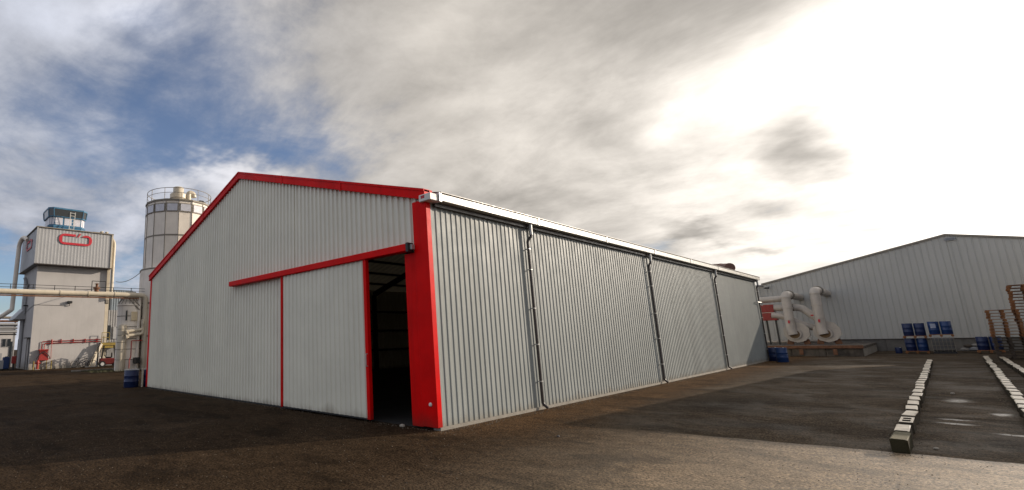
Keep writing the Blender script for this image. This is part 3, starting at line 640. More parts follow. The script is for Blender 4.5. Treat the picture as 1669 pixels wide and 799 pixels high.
fk = thing('forklift', 'red forklift with black overhead guard parked under the yellow platform', 'forklift', (-48.0, 6.5, 0), R(-100))
MB().bbox((-.95, -.50, .22), (.75, .50, .85), .08).bbox((-1.15, -.48, .30), (-.70, .48, 1.05), .10).build('chassis', mat('shaded_red_paint', (.13, .012, .01), .5), fk)  # red darkened to stand in for shade under the platform
MB().bbox((-.35, -.25, .85), (.15, .25, .98), .04).bbox((-.42, -.25, .95), (-.30, .25, 1.40), .04).build('seat', BLACKM, fk)
w = MB()
for x in (-.70, .55):
    for y in (-.42, .42): w.beam((x, y, .85), (x*.75, y, 2.08), .07, .07)
for y in (-.42, -.14, .14, .42): w.beam((-.55, y, 2.1), (.45, y, 2.1), .06, .05)
w.beam((-.53, -.45, 2.1), (-.53, .45, 2.1), .06, .06).beam((.42, -.45, 2.1), (.42, .45, 2.1), .06, .06)
w.build('overhead_guard', BLACKM, fk)
w = MB()
for y in (-.28, .28): w.beam((.92, y, .08), (.92, y, 2.05), .10, .08, (1, 0, 0))
for z in (.3, 1.1, 1.95): w.beam((.92, -.28, z), (.92, .28, z), .06, .10)
w.build('mast', BLACKM, fk)
for y in (-.22, .22): MB().hull([(.98, y-.06, .08), (1.03, y-.06, .08), (1.03, y+.06, .08), (.98, y+.06, .08)], [(.98, y-.06, .6), (1.03, y-.06, .6), (1.03, y+.06, .6), (.98, y+.06, .6)]).box((1.0, y-.06, .06), (2.0, y+.06, .10)).build('fork', GALV, fk)
for x, r in ((-.72, .24), (.5, .30)):
    for s in (-1, 1):
        wh = MB().cyl((x, .38*s, r), (x, .56*s, r), r, n=18).build('wheel', TYRE, fk, True); MB().cyl((x, .561*s, r), (x, .575*s, r), r*.55, n=14).build('rim', WHITEP, wh, True)
MB().tube([(.15, 0, .9), (.33, 0, 1.2)], .03, 8).torus((.33, 0, 1.25), .16, .015, 'X', 14, 5).build('steering_wheel', BLACKM, fk, True)

# ================================================================== silos and pipe bridge
def silo_section(parent, c, r, z0, z1, n, bands, m, name='shell', ph=0.0):
    w = MB(); ring_ = lambda z, k=1.0: [(c[0]+r*k*math.cos(2*math.pi*i/n+ph), c[1]+r*k*math.sin(2*math.pi*i/n+ph), z) for i in range(n)]
    w.hull(ring_(z0), ring_(z1)); part(parent, name, w, m)
    for z in bands: part(parent, 'seam_band', MB().hull(ring_(z-.06, 1.012), ring_(z+.06, 1.012)), SILOD)
big = thing('storage_silo', 'tall beige sided storage silo with rooftop railing behind the shed roof', 'silo', (-37.5, 9.2, 0))
SC = (-38.0, 9.3); SR = 2.93; NS = 16
silo_section(big, SC, SR, 8.7, 14.75, NS, (11.6,), SILOM, 'upper_shell'); silo_section(big, SC, SR+.26, 0, 8.7, NS, (8.62, 5.6, 2.8), SILOM, 'lower_shell')
for i in range(NS):
    a = 2*math.pi*i/NS; ca, sa = math.cos(a), math.sin(a)
    part(big, 'seam_strip', MB().beam((SC[0]+(SR+.015)*ca, SC[1]+(SR+.015)*sa, 8.72), (SC[0]+(SR+.015)*ca, SC[1]+(SR+.015)*sa, 14.7), .045, .045, (ca, sa, 0)), SILOD)
    a2 = a+math.pi/NS; rr = SR*math.cos(math.pi/NS)+.012; u = Vector((-math.sin(a2), math.cos(a2), 0)); nn_ = Vector((math.cos(a2), math.sin(a2), 0)); c0 = Vector((*SC, 0))+nn_*rr
    if nn_.x > -.3:
        hw = .44
        fr = part(big, 'vent_frame', MB().hull([tuple(c0+u*s_*(hw+.06)+nn_*k+Vector((0, 0, 13.72))) for s_, k in ((-1, 0), (1, 0), (1, .05), (-1, .05))], [tuple(c0+u*s_*(hw+.06)+nn_*k+Vector((0, 0, 14.52))) for s_, k in ((-1, 0), (1, 0), (1, .05), (-1, .05))]), SILOD)
        part(fr, 'vent_pane', MB().hull([tuple(c0+u*s_*hw+nn_*k+Vector((0, 0, 13.80))) for s_, k in ((-1, .03), (1, .03), (1, .065), (-1, .065))], [tuple(c0+u*s_*hw+nn_*k+Vector((0, 0, 14.44))) for s_, k in ((-1, .03), (1, .03), (1, .065), (-1, .065))]), PANE)
part(big, 'roof_rim', MB().hull([(SC[0]+(SR+.09)*math.cos(2*math.pi*i/NS), SC[1]+(SR+.09)*math.sin(2*math.pi*i/NS), 14.752) for i in range(NS)], [(SC[0]+(SR+.09)*math.cos(2*math.pi*i/NS), SC[1]+(SR+.09)*math.sin(2*math.pi*i/NS), 14.90) for i in range(NS)]), SILOD)
part(big, 'roof_cone', MB().lathe([(SR, 14.90), (SR*.6, 15.0), (.6, 15.15), (.05, 15.15)], (*SC, 0), 24), SILOM, True)
w = MB()
for z, r in ((15.95, .028), (15.5, .02)):
    pts = [(SC[0]+(SR-.05)*math.cos(2*math.pi*i/32), SC[1]+(SR-.05)*math.sin(2*math.pi*i/32), z) for i in range(33)]; w.tube(pts, r, 6)
for i in range(12): a = 2*math.pi*i/12+.2; w.cyl((SC[0]+(SR-.05)*math.cos(a), SC[1]+(SR-.05)*math.sin(a), 14.88), (SC[0]+(SR-.05)*math.cos(a), SC[1]+(SR-.05)*math.sin(a), 15.96), .028, n=6)
part(big, 'railing', w, SILOD, True)
flt = thing('dust_filter', 'cream cylindrical dust filter standing on the silo roof', 'filter', (-37.9, 9.1, 15.1))
part(flt, 'filter_body', MB().lathe([(.72, 0), (.75, .1), (.75, .95), (.68, 1.0), (.48, 1.05), (.48, 1.6), (.42, 1.66), (.05, 1.66)], (-37.9, 9.1, 15.1), 20), CREAMP, True)
part(flt, 'filter_hood', MB().tube([(-37.5, 9.95, 15.2), (-37.5, 9.95, 16.3), (-37.5, 10.4, 16.3), (-37.5, 10.5, 15.9)], .24, 12, .25), CREAMP, True)
part(flt, 'filter_band', MB().lathe([(.76, .45), (.78, .5), (.76, .55)], (-37.9, 9.1, 15.1), 20), SILOD, True)
part(flt, 'base_plate', MB().bbox((-38.9, 8.0, 14.98), (-36.9, 10.3, 15.12), .02), SILOM)
mt_ = thing('filter_motor', 'small black motor box on the silo roof right of the filter', 'motor', (-37, 11.0, 15)); part(mt_, 'motor_box', MB().bbox((-37.3, 10.75, 15.0), (-36.8, 11.25, 15.55), .05), BLACKM); part(mt_, 'motor_shaft', MB().cyl((-37.05, 11.25, 15.3), (-37.05, 11.5, 15.3), .10, n=10), BLACKM, True)

sm = thing('hopper_tower', 'short beige banded hopper tower with ribbed cone roof and small lit window', 'silo', (-37.9, 5.1, 0))
part(sm, 'main_shell', MB().lathe([(.98, 0), (.98, 5.35), (1.05, 5.4), (1.0, 5.5), (.35, 6.6), (.05, 6.6)], (-37.9, 5.25, 0), 24), SILOM, True)
for z in (.9, 1.75, 2.6, 3.6, 4.5, 5.4): part(sm, 'hoop_band', MB().lathe([(.985, z-.03), (1.02, z), (.985, z+.03)], (-37.9, 5.25, 0), 24), SILOD, True)
for i in range(18): a = 2*math.pi*i/18; part(sm, 'roof_rib', MB().beam((-37.9+1.0*math.cos(a), 5.25+1.0*math.sin(a), 5.52), (-37.9+.36*math.cos(a), 5.25+.36*math.sin(a), 6.62), .03, .04), SILOD)
part(sm, 'front_column', MB().lathe([(.36, 0), (.36, 3.6), (.30, 3.75), (.05, 3.8)], (-37.1, 4.45, 0), 18), CREAMP, True)
for z in (.9, 1.75, 2.3, 2.9, 3.4): part(sm, 'hoop_band', MB().lathe([(.365, z-.02), (.385, z), (.365, z+.02)], (-37.1, 4.45, 0), 18), SILOD, True)
part(sm, 'lit_window', MB().bbox((-37.0, 5.04, 4.08), (-36.86, 5.55, 4.86), .02), mat('sunlit_pane', (.62, .52, .36), .15, .3, .05, 3, spec=.9))
part(sm, 'door_opening', MB().box((-36.95, 4.62, 4.1), (-36.91, 4.75, 4.95)), GLASSD)
for z0, yy in ((3.2, 4.7), (2.85, 4.75)): part(sm, 'feed_pipe', MB().tube([(-36.55, yy, z0-.15), (-36.5, yy, z0), (-36.5, 5.9, z0+.15), (-36.5, 5.9, z0+1.0)], .13, 10, .2), CREAMP, True)
part(sm, 'pipe_flange', MB().cyl((-36.53, 4.60, 3.15), (-36.53, 4.70, 3.17), .19, n=12).cyl((-36.53, 4.60, 2.72), (-36.53, 4.70, 2.74), .19, n=12), CREAMP, True)
part(sm, 'red_riser', MB().tube([(-36.5, 4.97, .2), (-36.5, 4.97, .9), (-36.5, 5.07, 1.1), (-36.5, 5.07, 2.42), (-36.5, 5.95, 2.44)], .045, 8, .08), RED2, True)
part(sm, 'inspection_box', MB().bbox((-36.8, 5.35, .55), (-36.3, 5.8, 1.05), .03), BLACKM)

br = thing('pipe_bridge', 'long cream pipe bridge with dark walkway railing crossing in front of the white tower', 'pipe bridge', (-36.6, 0, 0))
BX = -36.8
part(br, 'main_pipe', MB().tube([(BX, -22, 6.02), (BX, 5.0, 6.25), (BX, 6.10, 6.25), (BX, 6.14, 5.4), (BX, 6.20, .8), (BX, 6.2, .1)], .205, 18, .7), CREAMP, True)
for y in (-14, -9.4, -4.8, -.4, 1.6, 3.6): zc = 6.02+(y+22)/27*.23; part(br, 'pipe_collar', MB().cyl((BX, y-.04, zc), (BX, y+.04, zc), .235, n=18), CREAMP, True)
for z in (5.2, 3.9, 2.4): part(br, 'pipe_collar', MB().cyl((BX, 6.17, z-.04), (BX, 6.17, z+.04), .23, n=16), CREAMP, True)
part(br, 'support_column', MB().cyl((BX-.25, 5.72, 0), (BX-.25, 5.72, 5.95), .17, n=14), SILOM, True)
part(br, 'knee_brace', MB().beam((BX-.1, 5.72, 5.0), (BX-.1, 4.75, 6.0), .06, .09).beam((BX-.1, 5.72, 5.35), (BX-.1, 5.1, 6.0), .05, .07).beam((BX-.1, 5.8, 5.3), (BX-.1, 6.9, 4.6), .06, .09), SILOD)
part(br, 'under_beam', MB().beam((BX-.02, -22, 5.74), (BX-.02, 5.6, 5.98), .10, .10), RUST)
w = MB()
for z in (.60, .38): w.beam((BX-.6, -22, 6.04+z), (BX-.6, 6.8, 6.28+z), .035, .035)
for i in range(20): y = -21+i*1.45; zc = 6.05+(y+22)/27*.23; w.beam((BX-.6, y, zc-.1), (BX-.6, y, zc+.62), .045, .045, (1, 0, 0))
part(br, 'walkway_railing', w, BLACKM)
part(br, 'walkway', MB().beam((BX-.85, -22, 6.0), (BX-.85, 6.8, 6.24), .6, .06), BLACKM)
w = MB()
for y in (1.9, 2.95): w.beam((BX-.3, y, 6.3), (BX-.3, y, 7.3), .05, .05, (1, 0, 0))
w.beam((BX-.3, 1.9, 7.3), (BX-.3, 2.95, 7.3), .05, .05).beam((BX-.3, 1.9, 6.8), (BX-.3, 2.95, 6.8), .04, .04)
part(br, 'gate_frame', w, BLACKM); part(br, 'valve', MB().lathe([(.16, 0), (.16, .2), (.26, .22), (.26, .32), (.1, .36), (.1, .6), (.2, .62), (.02, .68)], (BX, 2.2, 6.42), 12), RUST, True)
part(br, 'valve_bonnet', MB().bbox((BX-.2, 2.9, 5.45), (BX+.15, 3.15, 5.8), .03), SILOD)
w = MB(); pts = []
for i in range(13): t = i/12; pts.append((-50+12.6*t, 7.4-1.6*t, 8.9-.6*t-1.0*4*t*(1-t)*.35))
oc = w.tube(pts, .03, 6).build('overhead_cable', DARKM); tag(oc, 'thin dark overhead cable sagging from the tower annex to the silo', 'cable')

# dark machinery between the bridge pipe and the shed's left edge
mc = thing('dark_pump_skid', 'dark rusty machinery skid behind the left edge of the shed', 'machinery', (-34.2, 7.0, 0))
part(mc, 'casing', MB().bbox((-34.6, 6.2, 0), (-33.6, 7.6, 1.2), .05).bbox((-34.5, 6.3, 1.2), (-33.7, 7.4, 2.3), .05), BLACKM); part(mc, 'drum', MB().cyl((-33.5, 6.3, 1.5), (-33.5, 7.2, 1.5), .35, n=14), RUST, True); part(mc, 'pipe', MB().tube([(-33.4, 6.25, .3), (-33.4, 6.25, 2.1), (-33.4, 7.4, 2.1)], .08, 8, .1), RUST, True)

# far low buildings at the left edge
fb = thing('far_white_building', 'low white building with narrow windows at the far left edge', 'building', (-75, -1, 0))
part(fb, 'wall', MB().box((-84, -16, 0), (-74, 1.9, 4.3)), WHITEW); part(fb, 'roof_edge', MB().box((-84.1, -16.1, 4.3), (-73.9, 2.0, 4.5)), DARKM); part(fb, 'parapet', MB().box((-84, -16, 4.5), (-74.05, 1.8, 5.0)), GREYS)
for y in (-3.4, -1.9, -.4, .7, 1.25):
    f = part(fb, 'window', MB().box((-74, y-.22, 2.3), (-73.94, y+.22, 3.4)), GREYS); part(f, 'pane', MB().box((-73.94, y-.17, 2.36), (-73.92, y+.17, 3.34)), GLASSD)
part(fb, 'door', MB().box((-74, 1.35, 0), (-73.93, 1.8, 3.0)), GLASSD)
for y in (-2.6, -1.0, .3): part(fb, 'shop_panel', MB().box((-74, y-.5, .2), (-73.93, y+.3, 1.5)), GREYS)
pg = thing('pipe_rack', 'rack of grey and brown process pipes running left from the white tower', 'pipe rack', (-62, -2, 0))
for z, r, m_ in ((5.55, .14, SILOD), (5.15, .12, RUST), (4.8, .16, CLADT), (4.35, .12, GREYS), (3.95, .14, CLADT)): part(pg, 'rack_pipe', MB().cyl((-62, -18, z), (-62, .4, z), r, n=10), m_, True)
part(pg, 'rack_beam', MB().box((-62.3, -18, 3.58), (-62.1, .4, 3.74)).box((-62.3, -18, 4.58), (-62.1, .4, 4.66)), BLACKM)
for y in (-12, -6, -2.4, .2): part(pg, 'rack_post', MB().box((-62.35, y-.08, 0), (-62.15, y+.08, 5.7)), GREYS)
rb = thing('red_cabinet', 'red equipment cabinet on a dark stand beside the tower side wall', 'cabinet', (-51.6, -1.1, 0)); part(rb, 'cabinet', MB().bbox((-51.8, -1.22, .62), (-51.4, -.86, 1.32), .03), RED2); part(rb, 'stand', MB().box((-51.7, -1.12, 0), (-51.5, -.96, .62)).box((-51.62, -1.24, 1.3), (-51.58, -1.20, 2.3)), BLACKM)
def tank(name, label, x, y, w_, h_, m_, rim=None):
    t = thing(name, label, 'tank', (x, y, 0)); part(t, 'body', MB().bbox((x-w_/2, y-w_/2, .12), (x+w_/2, y+w_/2, h_), .05), m_); part(t, 'pallet_base', MB().box((x-w_/2, y-w_/2, 0), (x+w_/2, y+w_/2, .11)), BLACKM)
    part(t, 'cap', MB().cyl((x, y, h_), (x, y, h_+.06), .12, n=12), BLACKM)
tank('white_tank', 'square white liquid tank standing left of the tower', -52.8, -2.2, .95, .95, CLADT); tank('blue_tank', 'blue square tank beside the white tank', -52.6, -1.55, .55, 1.25, BLUEP)
for x, y, l in ((-56.5, -4.0, 'parked red low cart at the far left edge'),):
    t = thing('red_cart', l, 'cart', (x, y, 0)); part(t, 'tray', MB().bbox((x-.5, y-.55, .4), (x+.5, y+.25, 1.3), .04), RED2)
    for s in (-.4, .1): part(t, 'wheel', MB().cyl((x+.5, y+s, .2), (x+.58, y+s, .2), .2, n=12), TYRE, True)
t = thing('kerb_strip', 'low concrete kerb and weeds between the hopper tower and the yard', 'kerb', (-38, 3, 0)); part(t, 'kerb', MB().bbox((-40.5, 1.6, 0), (-40.3, 6.0, .12), .01), CONC)
w = MB()
for i in range(900):
    x, y = random.uniform(-40.2, -36), random.uniform(2.2, 5.6); h = random.uniform(.05, .22); a = random.random()*6.28; w.add([(x, y, 0), (x+.03*math.cos(a), y+.03*math.sin(a), 0), (x+random.uniform(-.08, .08), y+random.uniform(-.08, .08), h)], [(0, 1, 2)])
tag(w.build('weeds', WEED), 'dry weeds growing along the foot of the hopper tower', 'weeds', kind='stuff')

# blue drums beside the shed's left corner
def drum_mesh(w, c, r, h, rim=True):
    return w.lathe([(r*.96, 0), (r, .02), (r, h*.32), (r*1.03, h*.335), (r, h*.35), (r, h*.64), (r*1.03, h*.655), (r, h*.67), (r, h-.02), (r*.97, h), (r*.9, h-.015), (.02, h-.015)], c, 20)
for x, y, r, h, l in ((-19.05, -.42, .34, .84, 'larger blue drum with pale rim, leftmost beside the shed corner'), (-18.95, .42, .33, .84, 'blue drum tucked right against the red corner trim of the shed')):
    t = thing('blue_barrel', l, 'drum', (x, y, 0), group='blue drums at the left corner of the shed'); part(t, 'body', drum_mesh(MB(), (x, y, 0), r, h), BLUED, True)
    part(t, 'rim', MB().torus((0, 0, 0), r, .018, 'Y', 20, 6), GALV, True).location = (0, 0, 0)
    o = t.children[-1]
    o.data.transform(Matrix.Translation(Vector((x, y, 0)))); o.data.transform(Matrix.Rotation(R(90), 4, 'X')); o.location = (0, 0, h)
sp = thing('standpipe', 'pale upright pipe between the two blue drums by the shed corner', 'pipe', (-18.75, 0, 0)); part(sp, 'pipe', MB().cyl((-18.72, 0.0, 0), (-18.72, 0, .82), .05, n=10), CREAMP, True); part(sp, 'pipe_cap', MB().cyl((-18.72, 0, .82), (-18.72, 0, .87), .065, n=10), CREAMP, True)

# ================================================================== WAREHOUSE (right)
WY = 52.0; RX, RZ = 8.95, 8.96; SL = .232
wh = thing('far_warehouse', 'large grey metal clad warehouse with low pitched gable on the right', 'warehouse', (9, 60, 0))
wz = lambda x: RZ-SL*abs(x-RX)
WX0, WX1 = -2.75, 20.65
w = MB(); pw = [(0, 0), (.42, 0), (.46, 1), (.56, 1), (.60, 0)]
corrugated(w, V2(WX0, WY), V2(RX, WY), lambda u: .98, lambda u: wz(WX0+u)-.06, Vector((0, -1, 0)), .36, .045, pw); corrugated(w, V2(RX, WY), V2(WX1, WY), lambda u: .98, lambda u: wz(RX+u)-.06, Vector((0, -1, 0)), .36, .045, pw)
part(wh, 'gable_cladding', w, WCLAD)
part(wh, 'drip_flashing', MB().box((WX0, WY-.09, .90), (WX1, WY+.02, .975)), DARKM)
for i in range(13):
    x = WX0+i*1.8; part(wh, 'plinth_block', MB().bbox((x+.006, WY-.04, -.02), (min(x+1.794, WX1), WY+.3, .90), .008), mat('grey_plinth_concrete', (.14, .13, .115), .85, 0, .2, 2, .4, 25, .3, .4))
for s, x0, x1 in ((-1, WX0-.15, RX), (1, RX, WX1+.15)):
    z0, z1 = wz(x0), wz(x1); w = MB().hull([(x0, WY-.10, z0-.10), (x1, WY-.10, z1-.10), (x1, WY-.10, z1+.06), (x0, WY-.10, z0+.06)], [(x0, WY+.05, z0-.10), (x1, WY+.05, z1-.10), (x1, WY+.05, z1+.06), (x0, WY+.05, z0+.06)]); part(wh, 'verge_trim', w, SILOD)
    w = MB().hull([(x0, WY+.05, z0-.02), (x1, WY+.05, z1-.02), (x1, WY+.05, z1+.05), (x0, WY+.05, z0+.05)], [(x0, WY+45, z0-.02), (x1, WY+45, z1-.02), (x1, WY+45, z1+.05), (x0, WY+45, z0+.05)]); part(wh, 'roof_slope', w, GREYS)
part(wh, 'side_wall', MB().box((WX0, WY+.31, 0), (WX0+.1, WY+45, wz(WX0)-.1)).box((WX1-.1, WY+.31, 0), (WX1, WY+45, wz(WX1)-.1)), WCLAD)
vf = part(wh, 'gable_vent', MB().bbox((8.88, WY-.12, 8.45), (9.42, WY-.04, 8.68), .01), CLADT)
for k in range(3): part(vf, 'vent_louvre', MB().box((8.92, WY-.13, 8.49+k*.06), (9.38, WY-.121, 8.52+k*.06)), GLASSD)
lean = thing('low_side_building', 'lower flat roofed grey building left of the warehouse behind the shed end', 'building', (-8, 56, 0))
w = MB(); corrugated(w, V2(-16, WY+.6), V2(WX0-.02, WY+.6), lambda u: .02, lambda u: 6.05, Vector((0, -1, 0)), .36, .045, pw); part(lean, 'wall', w, WCLAD); part(lean, 'roof', MB().box((-16.1, WY+.45, 6.06), (WX0-.01, WY+20, 6.2)), GREYS)
fl = thing('flood_light', 'small flood light on a bracket where the two roofs meet', 'lamp', (-2.4, 51.7, 5.9)); part(fl, 'lamp_head', MB().bbox((-2.65, 51.45, 5.72), (-2.3, 51.7, 5.86), .02), BLACKM); part(fl, 'bracket', MB().tube([(-2.4, 52, 5.95), (-2.4, 51.6, 5.95), (-1.9, 51.6, 5.98)], .025, 6, .05), GALV)
# unseen workshop right of the yard, shaped so its shadow crosses the tarmac
ws = thing('unseen_workshop', 'unseen grey ribbed workshop building right of the yard, placed for its shadow', 'building', (20, 30, 0))
a_, b_, c_, d_ = V2(11.3, 23.35), V2(27.7, 25.35), V2(26.0, 45), V2(13.0, 45)
for p, q, nm in ((a_, b_, 'front_cladding'), (b_, c_, 'side_cladding'), (c_, d_, 'rear_cladding'), (d_, a_, 'side_cladding')):
    nv = (q-p).normalized().cross(Vector((0, 0, 1))); w = MB(); corrugated(w, p, q, lambda u: .4, lambda u: 6.96, nv, .3); part(ws, nm, w, WCLAD)
part(ws, 'plinth', MB().hull([tuple(v) for v in (a_, b_, c_, d_)], [(v.x, v.y, .4) for v in (a_, b_, c_, d_)]), CONC)
part(ws, 'roof', MB().hull([(v.x, v.y, 6.96) for v in (a_, b_, c_, d_)], [(v.x, v.y, 7.08) for v in (a_, b_, c_, d_)]), GREYS)
for k in range(3):
    f0, f1 = a_.lerp(b_, .15+.28*k), a_.lerp(b_, .32+.28*k); part(ws, 'roller_door', MB().hull([(f0.x, f0.y-.05, .02), (f1.x, f1.y-.05, .02), (f1.x, f1.y+.1, .02), (f0.x, f0.y+.1, .02)], [(f0.x, f0.y-.05, 3.6), (f1.x, f1.y-.05, 3.6), (f1.x, f1.y+.1, 3.6), (f0.x, f0.y+.1, 3.6)]), GREYS)
# loading platform
dk = thing('loading_platform', 'concrete loading platform with rusty steel edge below the ducts', 'platform', (0, 44, 0))
for i in range(4):
    x0 = -3.6+i*1.87; part(dk, 'front_slab', MB().bbox((x0+.01, 40.3, -.02), (x0+1.86, 40.6, .52), .01), mat('stained_concrete', (.10, .085, .07), .85, 0, .5, 2.0, .5, 20, .3, .7, grain=.2))
part(dk, 'deck', MB().box((-3.6, 40.35, .52), (3.9, WY-.06, .70)), MATS['stained_concrete']); part(dk, 'edge_beam', MB().box((-3.62, 40.18, .56), (3.94, 40.30, .76)), RUST); part(dk, 'end_wall', MB().box((3.6, 40.62, -.02), (3.88, WY-.07, .518)), CONC)
for x in (-1.4, .6, 2.4): part(dk, 'bumper', MB().bbox((x, 40.10, .12), (x+.22, 40.178, .50), .01), RUST)
part(dk, 'deck_pipe', MB().cyl((-3.5, 47.6, .92), (2.2, 47.6, .92), .11, n=10), DUCTM, True)
# fans and ducts
def fan(cx, label, lean_dx, ztop, pipe_top, rx):
    Y = 45.8
    t = thing('extractor_fan', label, 'extractor fan', (cx, Y, .7), group='extractor fans on the loading platform')
    w = MB(); r = .80; cz = 1.70
    oct_ = [(cx+.35+r*math.cos(math.pi*i/5+.31), cz+r*math.sin(math.pi*i/5+.31)) for i in range(10)]
    w.hull([(x, Y-.02, z) for x, z in oct_], [(x, Y+.55, z) for x, z in oct_]); part(t, 'volute_casing', w, DUCTM)
    part(t, 'casing_rim', MB().hull([(cx+.35+(x-cx-.35)*1.05, Y-.06, cz+(z-cz)*1.05) for x, z in oct_], [(cx+.35+(x-cx-.35)*1.05, Y-.021, cz+(z-cz)*1.05) for x, z in oct_]), DUCTM)
    part(t, 'inlet_ring', MB().cyl((cx+.22, Y-.20, cz-.12), (cx+.22, Y-.061, cz-.12), .45, n=20), DUCTM, True)
    part(t, 'inlet_hole', MB().cyl((cx+.22, Y-.215, cz-.16), (cx+.22, Y-.201, cz-.16), .34, n=20), mat('ochre_inlet', (.16, .10, .05), .8), True)
    part(t, 'fan_leg', MB().beam((cx-.2, Y+.2, .70), (cx-.1, Y+.2, 1.1), .10, .4), RUST); part(t, 'fan_leg', MB().beam((cx+.9, Y+.2, .70), (cx+.8, Y+.2, 1.1), .10, .4), RUST)
    part(t, 'motor', MB().cyl((cx+.35, Y+.55, cz), (cx+.35, Y+1.1, cz), .28, n=14), DUCTM, True)
    d = part(t, 'riser_duct', MB().tube([(cx+.16, Y-.30, 1.50), (cx+.08, Y-.28, 1.9), (pipe_top, Y-.28, ztop), (pipe_top+.05, Y+.8, ztop+.02)], .31, 20, .45), DUCTM, True)
    for k in (.28, .62, .92):
        px_, pz_ = cx+.08+(pipe_top-cx-.08)*k, 1.9+(ztop-1.9)*k; part(d, 'duct_flange', MB().cyl((px_, Y-.28, pz_-.04), (px_, Y-.28, pz_+.04), .345, n=20), DUCTM, True)
    part(d, 'wall_flange', MB().cyl((pipe_top+.05, Y+.82, ztop+.02), (pipe_top+.05, Y+.95, ztop+.02), .40, n=18), SILOD, True)
    part(d, 'wall_duct', MB().cyl((pipe_top+.05, Y+.95, ztop+.02), (pipe_top+.05, WY-.05, ztop+.02), .30, n=16), DUCTM, True)
    part(t, 'warning_label', MB().box((cx+.02, Y-.645, 2.42), (cx+.14, Y-.628, 2.66)), REDMARK)
fan(-.49, 'left extractor fan with cream riser duct nearest the red box', 0, 4.75, -.38, 0)
fan(1.34, 'right extractor fan with upright cream riser duct', 0, 4.95, 1.44, 0)
hd = thing('collector_ducts', 'horizontal and diagonal cream ducts linking the red box to both fans', 'ducts', (0, 47, 2))
part(hd, 'upper_duct', MB().cyl((-3.2, 46.6, 4.45), (-.7, 46.6, 4.5), .25, n=16), DUCTM, True)
part(hd, 'middle_duct', MB().tube([(-1.6, 46.5, 3.75), (-.2, 46.5, 3.72), (.35, 46.5, 3.65), (1.45, 46.2, 2.5)], .27, 16, .5), DUCTM, True)
part(hd, 'lower_duct', MB().tube([(-1.6, 46.3, 3.15), (-.9, 46.3, 3.05), (.2, 46.3, 2.3), (1.2, 46.5, 1.9)], .25, 16, .5), DUCTM, True)
part(hd, 'duct_band', MB().cyl((-.25, 46.5, 3.72), (-.12, 46.5, 3.72), .30, n=16), SILOD, True)
part(hd, 'warning_label', MB().box((.88, 46.02, 2.95), (1.08, 46.04, 3.06)), REDMARK)
rbx = thing('red_box', 'red slotted sheet metal box fixed between the shed end and the cream ducts', 'box', (-1.9, 46.6, 2.8))
part(rbx, 'lower_case', MB().bbox((-2.25, 46.2, 2.72), (-1.28, 46.9, 3.36), .02), RED2); part(rbx, 'upper_case', MB().bbox((-2.32, 46.2, 3.40), (-1.40, 46.9, 4.05), .02), RED2); part(rbx, 'lid_gap', MB().box((-2.28, 46.25, 3.361), (-1.34, 46.85, 3.399)), GALV)
for k in range(4): part(rbx, 'rib', MB().box((-2.15+k*.22, 46.165, 2.8), (-2.11+k*.22, 46.199, 3.3)), RED2); part(rbx, 'rib', MB().box((-2.22+k*.22, 46.165, 3.48), (-2.18+k*.22, 46.199, 3.98)), RED2)
part(rbx, 'support_post', MB().box((-2.1, 46.5, .70), (-1.98, 46.62, 2.72)).box((-1.5, 46.5, .70), (-1.38, 46.62, 2.72)), BLACKM)
# drums beside the shed end
for x, y, h, l, m_ in ((.95, 31.6, .86, 'bright blue ribbed drum standing by the far end of the shed', BLUEP), (.36, 32.9, .84, 'darker blue drum half hidden behind the end downpipe of the shed', BLUED)):
    t = thing('blue_barrel', l, 'drum', (x, y, 0), group='blue drums at the far end of the shed'); part(t, 'body', drum_mesh(MB(), (x, y, 0), .29, h), m_, True); part(t, 'bung', MB().cyl((x+.12, y, h-.012), (x+.12, y, h+.02), .04, n=10), WHITEP); part(t, 'hoop', MB().lathe([(.292, h*.5-.02), (.305, h*.5), (.292, h*.5+.02)], (x, y, 0), 20), BLUEP, True)

# ------------------------------------------------------------------ pallets
def make_pallet(label, wm, loc, rz, group, width=1.15, depth=1.0, hgt=.165):
    t = thing('pallet', label, 'pallet', loc, rz, group)
    top = MB().bbox((-width/2, -.05, -.015), (width/2, .05, .015), .004).mesh('deck_board', wm)
    runner = MB().bbox((-.045, -depth/2, -.011), (.045, depth/2, .011), .004).mesh('cross_board', wm)
    blk = MB().bbox((-.07, -.07, -.045), (.07, .07, .045), .006).mesh('spacer_block', wm)
    def put(n, me, x, y, z):
        o = bpy.data.objects.new(n, me); col.objects.link(o); o.parent = t; o.location = (x, y, z)
    for i in range(6): put('deck_board', top, 0, -depth/2+.055+i*(depth-.11)/5, hgt-.011)
    for x in (-width/2+.055, 0, width/2-.055):
        put('cross_board', runner, x, 0, hgt-.033); put('bottom_board', runner, x, 0, .011)
        for y in (-depth/2+.08, 0, depth/2-.08): put('spacer_block', blk, x, y, hgt-.044-.045)
    return t
pal_o = None; pal_d = None
